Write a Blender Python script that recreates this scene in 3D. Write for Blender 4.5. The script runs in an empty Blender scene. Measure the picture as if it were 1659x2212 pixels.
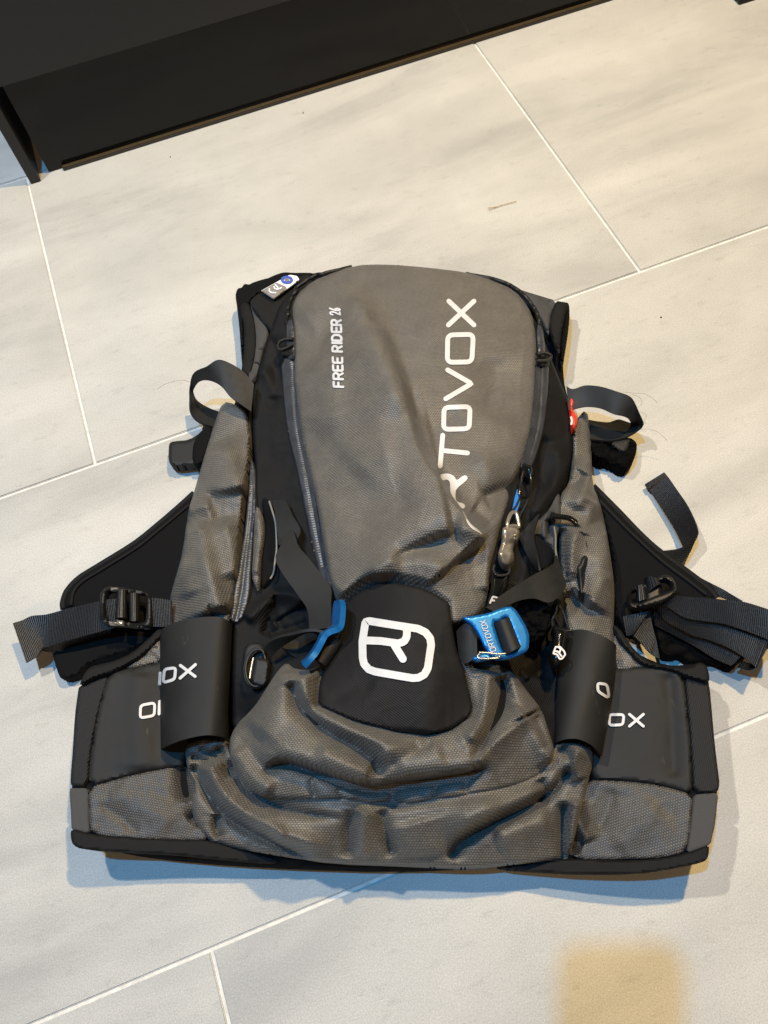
import bpy, math, random
import numpy as np
from mathutils import Vector, Matrix, geometry
SC = bpy.context.scene
COL = SC.collection
random.seed(7)

# ------------------------------------------------------------------ camera
CAM_H = 0.652
FPX = 1700.0                                  # focal length in photo units (frame 1659 x 2212)
PITCH, ROLL, YAW = 1.09834851, -0.16588221, 0.21437172
fw = np.array([0, math.cos(PITCH), -math.sin(PITCH)])
r0 = np.array([1.0, 0, 0]); u0 = np.cross(r0, fw)
cr, sr = math.cos(ROLL), math.sin(ROLL)
rt = cr * r0 + sr * u0
up = -sr * r0 + cr * u0
CAMP = np.array([0, 0, CAM_H])
cd = bpy.data.cameras.new("camera")
cd.sensor_fit = 'HORIZONTAL'; cd.sensor_width = 36; cd.lens = FPX / 1659 * 36
cd.clip_start = 0.02; cd.clip_end = 100
cam = bpy.data.objects.new("camera", cd); COL.objects.link(cam)
M = Matrix.Identity(4)
for i in range(3):
    M[i][0] = rt[i]; M[i][1] = up[i]; M[i][2] = -fw[i]; M[i][3] = CAMP[i]
cam.matrix_world = M
SC.camera = cam

# ------------------------------------------------------------------ light
W = bpy.data.worlds.new("World"); SC.world = W; W.use_nodes = True
W.node_tree.nodes["Background"].inputs[0].default_value = (0.90, 0.95, 1.0, 1)
W.node_tree.nodes["Background"].inputs[1].default_value = 0.022
def lamp(name, loc, power, col, rad):
    l = bpy.data.lights.new(name, 'POINT'); l.energy = power; l.color = col; l.shadow_soft_size = rad
    o = bpy.data.objects.new(name, l); COL.objects.link(o); o.location = loc
    return o
lamp("warm_lamp", (0.54, 0.78, 1.72), 56, (1.0, 0.70, 0.31), 0.030)
lamp("warm_room_lamp", (0.35, -1.30, 2.00), 14, (1.0, 0.62, 0.26), 0.05)
lamp("white_lamp", (-0.50, 0.70, 1.55), 27, (1.0, 0.92, 0.78), 0.024)
lamp("cool_ceiling_spot", (-0.34, 0.26, 2.10), 46, (0.08, 0.47, 1.0), 0.022)
SC.view_settings.view_transform = 'Standard'; SC.view_settings.look = 'None'
SC.view_settings.exposure = 1.22; SC.view_settings.gamma = 1.0

# ------------------------------------------------------------------ coordinates
ZS = .74                                      # the pack lies flatter than first measured
def world(u, v, z):
    """points of the place whose height is z and that stand where the photograph shows (u, v)"""
    u = np.asarray(u, float); v = np.asarray(v, float); z = np.asarray(z, float) * ZS
    x = (u - 829.5) / FPX; y = -(v - 1106) / FPX
    d = fw[None] + x[..., None].reshape(-1, 1) * rt[None] + y[..., None].reshape(-1, 1) * up[None]
    t = (z.reshape(-1) - CAM_H) / d[:, 2]
    return CAMP[None] + d * t[:, None]
def crop(ox, oy, s):
    return lambda pts: [((ox + s * p[0]) / 1.15732, (oy + s * p[1]) / 1.15732) + tuple(p[2:]) for p in pts]
R1 = crop(560, 640, .5425); R2 = crop(0, 860, .39783); R3 = crop(1260, 860, .39783); R4 = crop(560, 1300, .5425)
L5 = crop(150, 1500, .36166); L6 = crop(1280, 1500, .36166)
D1 = crop(560, 640, .2080); D2 = crop(1200, 700, .27728); D3 = crop(1160, 1140, .25316); D4 = crop(560, 1260, .22599)
LG = crop(880, 1520, .14467); E2 = crop(1560, 1420, .2170); E4 = crop(120, 1440, .2170); B3 = crop(440, 1800, .61483)
PH = lambda pts: list(pts)

# height of the pack above the floor (metres), a thin-plate surface through these points
HP = np.array([
 (512,650,.045),(600,600,.05),(700,590,.072),(830,575,.075),(1000,588,.075),(1130,640,.07),(1220,660,.045),
 (635,720,.080),(1170,760,.080),(590,800,.058),(555,900,.05),(1225,800,.05),(1235,930,.05),
 (750,720,.096),(950,700,.102),(1080,800,.098),(660,900,.082),(668,1050,.082),(800,950,.108),(950,950,.112),(1120,950,.095),
 (690,1200,.084),(800,1150,.112),(950,1150,.120),(1050,1130,.110),(1090,1080,.09),(720,1290,.095),(850,1250,.128),(1030,1290,.115),
 (580,1000,.056),(600,1200,.062),(560,1400,.066),(530,1550,.062),(640,1350,.078),
 (1200,1000,.056),(1160,1200,.064),(1140,1400,.072),(1180,1550,.066),
 (500,880,.05),(440,1000,.035),(480,1050,.06),(400,1150,.035),(450,1200,.065),(370,1300,.035),(440,1320,.07),(500,1300,.062),(525,1150,.055),
 (1250,900,.045),(1275,1000,.035),(1250,1100,.06),(1300,1120,.035),(1270,1200,.065),(1325,1270,.035),(1225,1300,.062),(1280,1350,.07),
 (850,1400,.142),(850,1550,.135),(700,1450,.118),(1010,1450,.120),
 (560,1520,.085),(600,1600,.108),(850,1640,.118),(1100,1600,.108),(1180,1560,.08),(520,1650,.075),(1170,1660,.075),(850,1725,.088),
 (450,1620,.07),(1240,1630,.07),(480,1720,.07),(430,1780,.052),(650,1790,.085),(850,1790,.09),(1050,1780,.085),(1230,1740,.065),(1240,1840,.05),
 (850,1870,.056),(600,1850,.055),(1090,1868,.056)])
def _tp(r2): return 0.5 * r2 * np.log(r2 + 1e-9)
_xy = HP[:, :2] / 1000
_K = _tp(((_xy[:, None] - _xy[None]) ** 2).sum(-1)) + np.eye(len(HP)) * 2e-4
_Pm = np.c_[np.ones(len(HP)), _xy]
_A = np.block([[_K, _Pm], [_Pm.T, np.zeros((3, 3))]])
_co = np.linalg.solve(_A, np.r_[HP[:, 2], 0, 0, 0])
def H(u, v):
    u = np.asarray(u, float).ravel() / 1000; v = np.asarray(v, float).ravel() / 1000
    k = _tp((u[:, None] - _xy[None, :, 0]) ** 2 + (v[:, None] - _xy[None, :, 1]) ** 2)
    return k @ _co[:len(HP)] + _co[-3] + _co[-2] * u + _co[-1] * v

# value noise
_rng = np.random.RandomState(3); _tab = _rng.rand(256, 256)
def vnoise(x, y):
    xi = np.floor(x).astype(int); yi = np.floor(y).astype(int); fx = x - xi; fy = y - yi
    fx = fx * fx * (3 - 2 * fx); fy = fy * fy * (3 - 2 * fy)
    g = lambda a, b: _tab[a % 256, b % 256]
    return (g(xi, yi) * (1 - fx) + g(xi + 1, yi) * fx) * (1 - fy) + (g(xi, yi + 1) * (1 - fx) + g(xi + 1, yi + 1) * fx) * fy - .5
def crumple(u, v, sc=70, amp=.0016, seed=0):
    wu = u / sc + .7 * vnoise(u / sc * .6 + seed + 9, v / sc * .6); wv = v / sc + .7 * vnoise(u / sc * .6 + 31, v / sc * .6 + seed)
    n = vnoise(wu + seed, wv) ; m = vnoise(wu * 2.1 + 5 + seed, wv * 2.1 + 17)
    k1 = vnoise(wu * 2.6 + 40 + seed, wv * 1.5 + 3); k2 = vnoise(wu * 1.4 + 71, wv * 2.9 + seed)
    fine = np.maximum(0, .12 - np.abs(k1)) * 5 + np.maximum(0, .10 - np.abs(k2)) * 5
    return amp * (2.0 * n + .55 * (0.35 - np.abs(m) * 1.6) + .55 * fine)

def catmull(P, n, closed=False):
    P = np.asarray(P, float); N = len(P)
    if N == 2 and not closed:
        t = np.linspace(0, 1, n)[:, None]; return P[0] * (1 - t) + P[1] * t
    Q = np.vstack([P[-1], P, P[0], P[1]]) if closed else np.vstack([2 * P[0] - P[1], P, 2 * P[-1] - P[-2]])
    S = N if closed else N - 1
    t = np.linspace(0, S, n + (1 if closed else 0))
    if closed: t = t[:-1]
    i = np.minimum(t.astype(int), S - 1); f = (t - i)[:, None]
    a, b, c, d = Q[i], Q[i + 1], Q[i + 2], Q[i + 3]
    return .5 * (2 * b + (c - a) * f + (2 * a - 5 * b + 4 * c - d) * f ** 2 + (3 * b - a - 3 * c + d) * f ** 3)
def chaikin(P, it, k=.25):
    P = np.asarray(P, float)
    for _ in range(it):
        Q = np.roll(P, -1, 0); P = np.stack([P * (1 - k) + Q * k, P * k + Q * (1 - k)], 1).reshape(-1, P.shape[1])
    return P
def resample(P, sp, closed=True):
    P = np.asarray(P, float)
    if closed: P = np.vstack([P, P[:1]])
    L = np.r_[0, np.cumsum(np.linalg.norm(np.diff(P[:, :2], axis=0), axis=1))]
    n = max(4, int(round(L[-1] / sp)))
    t = np.linspace(0, L[-1], n + 1)
    R = np.stack([np.interp(t, L, P[:, k]) for k in range(P.shape[1])], 1)
    return R[:-1] if closed else R
def seg_dist(p, A, B, chunk=4000):
    """nearest distance, sign (+ = right hand when walking A to B with v pointing down) and position along"""
    D = B - A; LL = (D ** 2).sum(1) + 1e-9
    dd = np.empty(len(p)); ss = np.empty(len(p)); tt = np.empty(len(p))
    cum = np.r_[0, np.cumsum(np.sqrt(LL))]
    for i in range(0, len(p), chunk):
        q = p[i:i + chunk, None] - A[None]
        t = np.clip((q * D).sum(-1) / LL, 0, 1)
        e = q - t[..., None] * D
        d2 = (e ** 2).sum(-1); k = d2.argmin(1); r = np.arange(len(k))
        dd[i:i + chunk] = np.sqrt(d2[r, k])
        ss[i:i + chunk] = np.sign(D[k, 0] * q[r, k, 1] - D[k, 1] * q[r, k, 0])
        tt[i:i + chunk] = (cum[k] + t[r, k] * np.sqrt(LL[k])) / cum[-1]
    return dd, ss, tt
def sstep(x): x = np.clip(x, 0, 1); return x * x * (3 - 2 * x)
FK = 1.75
def folds(u, v, F):
    """F: (path, height, reach on the right hand, reach on the left hand, taper in, taper out)"""
    u = np.asarray(u, float).ravel(); v = np.asarray(v, float).ravel(); p = np.c_[u, v]; z = np.zeros(len(p))
    for path, amp, wp, wn, ta, tb in F:
        C = catmull(np.asarray(path, float)[:, :2], 5 * len(path))
        reach = 3.2 * max(wp, wn)
        m = (u > C[:, 0].min() - reach) & (u < C[:, 0].max() + reach) & (v > C[:, 1].min() - reach) & (v < C[:, 1].max() + reach)
        if not m.any(): continue
        d, s, t = seg_dist(p[m], C[:-1], C[1:])
        w = np.where(s > 0, wp, wn)
        q_ = d / w
        prof = np.exp(-.95 * np.maximum(0, np.sqrt(q_ ** 2 + .03) - .1732) ** 1.4) if amp > 0 else np.exp(-np.maximum(0, np.sqrt(q_ ** 2 + .02) - .1414) ** 1.2)
        z[m] += FK * amp * prof * sstep(t / max(ta, 1e-3)) * sstep((1 - t) / max(tb, 1e-3))
    return z

# ------------------------------------------------------------------ materials
def nodes(name):
    m = bpy.data.materials.new(name); m.use_nodes = True; nt = m.node_tree
    return m, nt, nt.nodes["Principled BSDF"]
def N(nt, t, **kw):
    n = nt.nodes.new(t)
    for k, v in kw.items():
        if k in n.inputs.keys() if not k.startswith('_') else False: n.inputs[k].default_value = v
        else: setattr(n, k.lstrip('_'), v)
    return n
def ramp(nt, fac, stops):
    r = nt.nodes.new('ShaderNodeValToRGB'); e = r.color_ramp.elements
    e[0].position, e[0].color = stops[0][0], (*stops[0][1], 1); e[1].position, e[1].color = stops[-1][0], (*stops[-1][1], 1)
    for p, c in stops[1:-1]:
        x = e.new(p); x.color = (*c, 1)
    nt.links.new(fac, r.inputs[0]); return r.outputs[0]
def bump(nt, h, bs, strength, dist, prev=None):
    b = nt.nodes.new('ShaderNodeBump'); b.inputs['Strength'].default_value = strength; b.inputs['Distance'].default_value = dist
    nt.links.new(h, b.inputs['Height'])
    if prev is not None: nt.links.new(prev, b.inputs['Normal'])
    if bs is not None: nt.links.new(b.outputs[0], bs.inputs['Normal'])
    return b.outputs[0]
def plain(name, col, rough=.5, metal=0, spec=.5, nz=0.0, coat=0):
    m, nt, b = nodes(name)
    b.inputs['Base Color'].default_value = (*col, 1); b.inputs['Roughness'].default_value = rough
    b.inputs['Metallic'].default_value = metal; b.inputs['Specular IOR Level'].default_value = spec
    b.inputs['Coat Weight'].default_value = coat
    tc = N(nt, 'ShaderNodeTexCoord')
    n = N(nt, 'ShaderNodeTexNoise'); n.inputs['Scale'].default_value = 160; n.inputs['Detail'].default_value = 6
    nt.links.new(tc.outputs['Object'], n.inputs['Vector'])
    c = ramp(nt, n.outputs['Fac'], [(.3, tuple(x * (1 - nz) for x in col)), (.7, tuple(min(1, x * (1 + nz)) for x in col))])
    nt.links.new(c, b.inputs['Base Color'])
    r = N(nt, 'ShaderNodeMapRange'); r.inputs['To Min'].default_value = rough * .85; r.inputs['To Max'].default_value = min(1, rough * 1.15)
    nt.links.new(n.outputs['Fac'], r.inputs['Value']); nt.links.new(r.outputs[0], b.inputs['Roughness'])
    return m
def ripstop(name, lo, hi, rough=.50, sx=.0021, sy=.0017, rot=.1):
    """dark cloth with a fine dobby pattern of small raised dashes"""
    m, nt, b = nodes(name)
    uv = N(nt, 'ShaderNodeUVMap')
    mp = N(nt, 'ShaderNodeMapping'); mp.inputs['Rotation'].default_value = (0, 0, rot)
    nt.links.new(uv.outputs[0], mp.inputs['Vector'])
    # slight wander of the threads
    nw = N(nt, 'ShaderNodeTexNoise'); nw.inputs['Scale'].default_value = 60; nt.links.new(mp.outputs[0], nw.inputs['Vector'])
    mx = N(nt, 'ShaderNodeVectorMath', operation='MULTIPLY_ADD'); mx.inputs[1].default_value = (.0016, .0016, 0)
    nt.links.new(nw.outputs['Color'], mx.inputs[0]); nt.links.new(mp.outputs[0], mx.inputs[2])
    br = N(nt, 'ShaderNodeTexBrick'); br.offset = .5
    br.inputs['Scale'].default_value = 1; br.inputs['Brick Width'].default_value = sx; br.inputs['Row Height'].default_value = sy
    br.inputs['Mortar Size'].default_value = sy * .30; br.inputs['Mortar Smooth'].default_value = .9; br.inputs['Bias'].default_value = 0
    br.inputs['Color1'].default_value = (*hi, 1); br.inputs['Color2'].default_value = (*[(a + 2 * c) / 3 for a, c in zip(lo, hi)], 1)
    br.inputs['Mortar'].default_value = (*lo, 1)
    nt.links.new(mx.outputs[0], br.inputs['Vector'])
    n = N(nt, 'ShaderNodeTexNoise'); n.inputs['Scale'].default_value = 45; n.inputs['Detail'].default_value = 5
    nt.links.new(uv.outputs[0], n.inputs['Vector'])
    mul = N(nt, 'ShaderNodeMix', data_type='RGBA', blend_type='MULTIPLY'); mul.inputs[0].default_value = 1
    nt.links.new(br.outputs['Color'], mul.inputs[6])
    nt.links.new(ramp(nt, n.outputs['Fac'], [(.25, (.8, .8, .8)), (.75, (1.15, 1.13, 1.1))]), mul.inputs[7])
    nt.links.new(mul.outputs[2], b.inputs['Base Color'])
    inv = N(nt, 'ShaderNodeMath', operation='SUBTRACT'); inv.inputs[0].default_value = 1; nt.links.new(br.outputs['Fac'], inv.inputs[1])
    p = bump(nt, inv.outputs[0], None, .60, .0004)
    bump(nt, n.outputs['Fac'], b, .12, .003, p)
    b.inputs['Roughness'].default_value = rough; b.inputs['Specular IOR Level'].default_value = .66
    b.inputs['Sheen Weight'].default_value = .05; b.inputs['Sheen Roughness'].default_value = .5
    return m
def twill(name, col, period=.0011, rough=.6, ang=.7, strength=.5, spec=.4, contrast=.5, axis=False):
    """cloth or webbing with fine parallel ribs"""
    m, nt, b = nodes(name)
    uv = N(nt, 'ShaderNodeUVMap')
    mp = N(nt, 'ShaderNodeMapping'); mp.inputs['Rotation'].default_value = (0, 0, ang)
    nt.links.new(uv.outputs[0], mp.inputs['Vector'])
    w = N(nt, 'ShaderNodeTexWave', wave_type='BANDS', bands_direction='X', wave_profile='SIN')
    w.inputs['Scale'].default_value = 2 * math.pi / 20 / period; w.inputs['Distortion'].default_value = .6; w.inputs['Detail'].default_value = 1
    w.inputs['Detail Scale'].default_value = 2
    nt.links.new(mp.outputs[0], w.inputs['Vector'])
    n = N(nt, 'ShaderNodeTexNoise'); n.inputs['Scale'].default_value = 900; n.inputs['Detail'].default_value = 3
    nt.links.new(uv.outputs[0], n.inputs['Vector'])
    mm = N(nt, 'ShaderNodeMath', operation='MULTIPLY'); nt.links.new(w.outputs['Fac'], mm.inputs[0])
    rr = N(nt, 'ShaderNodeMapRange'); rr.inputs['To Min'].default_value = .55; rr.inputs['To Max'].default_value = 1.3
    nt.links.new(n.outputs['Fac'], rr.inputs['Value']); nt.links.new(rr.outputs[0], mm.inputs[1])
    nt.links.new(ramp(nt, mm.outputs[0], [(0, tuple(c * (1 - contrast) for c in col)), (1, tuple(c * (1 + contrast) for c in col))]), b.inputs['Base Color'])
    bump(nt, mm.outputs[0], b, strength, .0005)
    b.inputs['Roughness'].default_value = rough; b.inputs['Specular IOR Level'].default_value = spec
    return m
GREY = ripstop("grey_ripstop", (.050, .047, .042), (.180, .168, .147), sx=.0022, sy=.0015)
GREY_SIDE = ripstop("grey_ripstop_fine", (.050, .047, .042), (.180, .168, .147), sx=.0018, sy=.0019, rot=.35)
GREY_BELT = ripstop("grey_ripstop_belt", (.019, .018, .017), (.078, .074, .067), sx=.0018, sy=.0017)
GREY_PLAIN = twill("grey_plain_weave", (.055, .055, .055), .0008, .7, 0, .3, .3, .3)
BLACK = twill("black_twill", (.0075, .0078, .0085), .0014, .68, .75, .6, .22, .55)
BLACK_DEEP = twill("black_cloth_soft", (.0048, .005, .0054), .0009, .85, .2, .35, .14, .3)
PATCH = twill("black_patch_twill", (.0085, .0085, .009), .0014, .68, -.75, .45, .26, .45)
MESH = twill("black_mesh_cloth", (.010, .010, .011), .0013, .65, .5, .45, .3, .5)
BIND = twill("black_binding_tape", (.0075, .0076, .0078), .0011, .75, .1, .2, .22, .3)
def rubber(name, col, rough, spec):
    m, nt, b = nodes(name)
    tc = N(nt, 'ShaderNodeTexCoord')
    def nz(scale, detail, st=(1, 1, 1)):
        mp = N(nt, 'ShaderNodeMapping'); mp.inputs['Scale'].default_value = st; nt.links.new(tc.outputs['Object'], mp.inputs['Vector'])
        n = N(nt, 'ShaderNodeTexNoise'); n.inputs['Scale'].default_value = scale; n.inputs['Detail'].default_value = detail
        nt.links.new(mp.outputs[0], n.inputs['Vector']); return n.outputs['Fac']
    big = nz(22, 6); grain = nz(1500, 2); spot = nz(120, 3, (1, .25, 1))
    c = ramp(nt, big, [(.3, tuple(x * .75 for x in col)), (.7, tuple(x * 1.3 for x in col))])
    x = N(nt, 'ShaderNodeMix', data_type='RGBA', blend_type='MIX'); nt.links.new(c, x.inputs[6]); x.inputs[7].default_value = (.06, .058, .054, 1)
    f = ramp(nt, spot, [(.70, (0, 0, 0)), (.78, (.8, .8, .8))]); nt.links.new(f, x.inputs[0])
    nt.links.new(x.outputs[2], b.inputs['Base Color'])
    bump(nt, grain, b, .25, .0003)
    r = N(nt, 'ShaderNodeMapRange'); r.inputs['To Min'].default_value = rough * .8; r.inputs['To Max'].default_value = min(1, rough * 1.2)
    nt.links.new(big, r.inputs['Value']); nt.links.new(r.outputs[0], b.inputs['Roughness']); b.inputs['Specular IOR Level'].default_value = spec
    return m
NEO = rubber("black_neoprene", (.0145, .0145, .014), .64, .26)
STRAP = plain("black_flat_strap", (.012, .0125, .0125), .60, 0, .32, .15)
WEB = twill("black_ribbed_webbing", (.0050, .0051, .0056), .0015, .45, math.pi / 2, .8, .48, .7)
PLASTIC = plain("black_plastic", (.0085, .0085, .0085), .48, 0, .36, .1)
GLOSSP = plain("black_gloss_plastic", (.006, .006, .006), .16, 0, .6, .1)
FUZZ = plain("black_velcro", (.004, .004, .004), .95, 0, .04, .5)
BLUE = plain("blue_anodised_metal", (.010, .165, .50), .30, .5, .5, .06, .1)
STEEL = plain("steel_wire", (.62, .62, .60), .25, 1, .5, .05)
BRONZE = plain("bronze_grey_metal", (.52, .47, .39), .30, .75, .5, .08)
RED = plain("red_plastic", (.72, .045, .022), .35, 0, .5, .05)
WHITE = plain("white_print", (.60, .60, .605), .5, 0, .4, .05)
TAGG = plain("grey_label_print", (.23, .21, .19), .6, 0, .3, .06)
TAGW = plain("white_label", (.82, .83, .86), .55, 0, .3, .03)
TAGB = plain("blue_label_print", (.06, .10, .42), .55, 0, .3, .05)
CORDB = plain("blue_cord", (.03, .20, .62), .6, 0, .3, .15)
CORDK = twill("black_cord", (.012, .012, .012), .0016, .5, math.pi / 2, 1, .5, .9)
def zipper_mat(name, col, rough):
    m, nt, b = nodes(name)
    uv = N(nt, 'ShaderNodeUVMap')
    w = N(nt, 'ShaderNodeTexWave', wave_type='BANDS', bands_direction='Y'); w.inputs['Scale'].default_value = 2 * math.pi / 20 / .0024
    w.inputs['Distortion'].default_value = .3; nt.links.new(uv.outputs[0], w.inputs['Vector'])
    bump(nt, w.outputs['Fac'], b, .35, .0005)
    n = N(nt, 'ShaderNodeTexNoise'); n.inputs['Scale'].default_value = 70; n.inputs['Detail'].default_value = 6; nt.links.new(uv.outputs[0], n.inputs['Vector'])
    nt.links.new(ramp(nt, n.outputs['Fac'], [(.3, tuple(c * .7 for c in col)), (.7, tuple(c * 1.3 for c in col))]), b.inputs['Base Color'])
    b.inputs['Roughness'].default_value = rough; b.inputs['Specular IOR Level'].default_value = .8
    return m
ZIP = zipper_mat("coated_zipper_tape", (.034, .038, .046), .40)
def tile_mat():
    m, nt, b = nodes("concrete_look_tile")
    tc = N(nt, 'ShaderNodeTexCoord'); oi = N(nt, 'ShaderNodeObjectInfo')
    off = N(nt, 'ShaderNodeVectorMath', operation='MULTIPLY_ADD'); off.inputs[1].default_value = (7.3, 3.1, 0)
    cmb = N(nt, 'ShaderNodeCombineXYZ'); nt.links.new(oi.outputs['Random'], cmb.inputs[0]); nt.links.new(oi.outputs['Random'], cmb.inputs[1])
    nt.links.new(cmb.outputs[0], off.inputs[0]); nt.links.new(tc.outputs['Object'], off.inputs[2])
    def noise(scale, detail, st=(1, 1, 1), rough=.6, dist=0):
        mp = N(nt, 'ShaderNodeMapping'); mp.inputs['Scale'].default_value = st; mp.inputs['Rotation'].default_value = (0, 0, .12)
        nt.links.new(off.outputs[0], mp.inputs['Vector'])
        n = N(nt, 'ShaderNodeTexNoise'); n.inputs['Scale'].default_value = scale; n.inputs['Detail'].default_value = detail; n.inputs['Roughness'].default_value = rough
        n.inputs['Distortion'].default_value = dist
        nt.links.new(mp.outputs[0], n.inputs['Vector']); return n.outputs['Fac']
    streak = noise(2.4, 6, (1, 3.6, 1), .58, .6); cloud = noise(6, 9, (1, 1.3, 1), .68, .2); grain = noise(900, 3); scuff = noise(46, 8, (1, 2.2, 1), .7)
    c = ramp(nt, streak, [(.32, (.385, .382, .362)), (.48, (.475, .468, .440)), (.66, (.535, .525, .492))])
    def mul(a, f, lo, hi, p0=.3, p1=.7):
        x = N(nt, 'ShaderNodeMix', data_type='RGBA', blend_type='MULTIPLY'); x.inputs[0].default_value = 1
        nt.links.new(a, x.inputs[6]); nt.links.new(ramp(nt, f, [(p0, (lo, lo, lo * .985)), (p1, (hi, hi, hi))]), x.inputs[7]); return x.outputs[2]
    c = mul(c, cloud, .90, 1.06); c = mul(c, grain, .80, 1.16); c = mul(c, scuff, .86, 1.02, .28, .44)
    nt.links.new(c, b.inputs['Base Color'])
    rr = N(nt, 'ShaderNodeMapRange'); rr.inputs['To Min'].default_value = .42; rr.inputs['To Max'].default_value = .62
    nt.links.new(cloud, rr.inputs['Value']); nt.links.new(rr.outputs[0], b.inputs['Roughness']); b.inputs['Specular IOR Level'].default_value = .35
    p = bump(nt, grain, None, .12, .0004); bump(nt, scuff, b, .12, .0015, p)
    return m
TILE = tile_mat()
GROUT = plain("white_grout", (.70, .68, .63), .85, 0, .2, .14)
LACQ = plain("black_lacquer", (.0045, .0045, .0045), .16, 0, .22, .1)
LACQ_M = plain("matt_black_board", (.013, .0125, .0125), .42, 0, .35, .12)
GOLD = plain("brown_gold_trim", (.125, .09, .045), .30, .6, .5, .08)
PHONE = plain("phone_glass", (.02, .02, .022), .15, 0, .5, .03)
STRAW = plain("dry_straw", (.36, .22, .07), .7, 0, .3, .3)
CRUMB = plain("dark_crumb", (.07, .05, .03), .8, 0, .2, .3)
HAIR = plain("hair_strand", (.10, .085, .065), .6, 0, .3, .2)

# ------------------------------------------------------------------ builders
BASE = np.zeros(3)
def link(name, verts, faces, mat, parent=None, uvs=None, smooth=True, ang=40, mats=None, fm=None):
    me = bpy.data.meshes.new(name)
    me.from_pydata([tuple(v) for v in verts], [], [tuple(f) for f in faces])
    if mats:
        for m in mats: me.materials.append(m)
        me.polygons.foreach_set('material_index', np.asarray(fm, dtype=np.int32))
    else: me.materials.append(mat)
    me.validate(); me.update()
    vi = np.empty(len(me.loops), dtype=np.int32); me.loops.foreach_get('vertex_index', vi)
    if uvs is None:
        uvs = np.asarray(verts, float)[:, :2]
    lay = me.uv_layers.new(name='uv')
    lay.data.foreach_set('uv', np.asarray(uvs, float)[vi].astype(np.float32).ravel())
    if smooth:
        me.polygons.foreach_set('use_smooth', [True] * len(me.polygons))
        me.set_sharp_from_angle(angle=math.radians(ang))
    o = bpy.data.objects.new(name, me); COL.objects.link(o)
    if parent is not None:
        o.parent = parent
        r = parent
        loc = Vector((0, 0, 0))
        while r is not None: loc += r.location; r = r.parent
        o.location = -loc
    return o
def thing(name, label, cat, loc, group=None):
    o = bpy.data.objects.new(name, None); COL.objects.link(o); o.empty_display_size = .05
    o.location = loc; o['label'] = label; o['category'] = cat
    if group: o['group'] = group
    return o
def tag(o, label=None, cat=None, group=None, kind=None):
    if label: o['label'] = label
    if cat: o['category'] = cat
    if group: o['group'] = group
    if kind: o['kind'] = kind
    return o
def inside(p, poly):
    x, y = p[:, 0], p[:, 1]; c = np.zeros(len(p), bool)
    A = poly; B = np.roll(poly, -1, 0)
    for (x1, y1), (x2, y2) in zip(A, B):
        if y1 == y2: continue
        c ^= ((y1 > y) != (y2 > y)) & (x < (x2 - x1) * (y - y1) / (y2 - y1) + x1)
    return c
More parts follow.
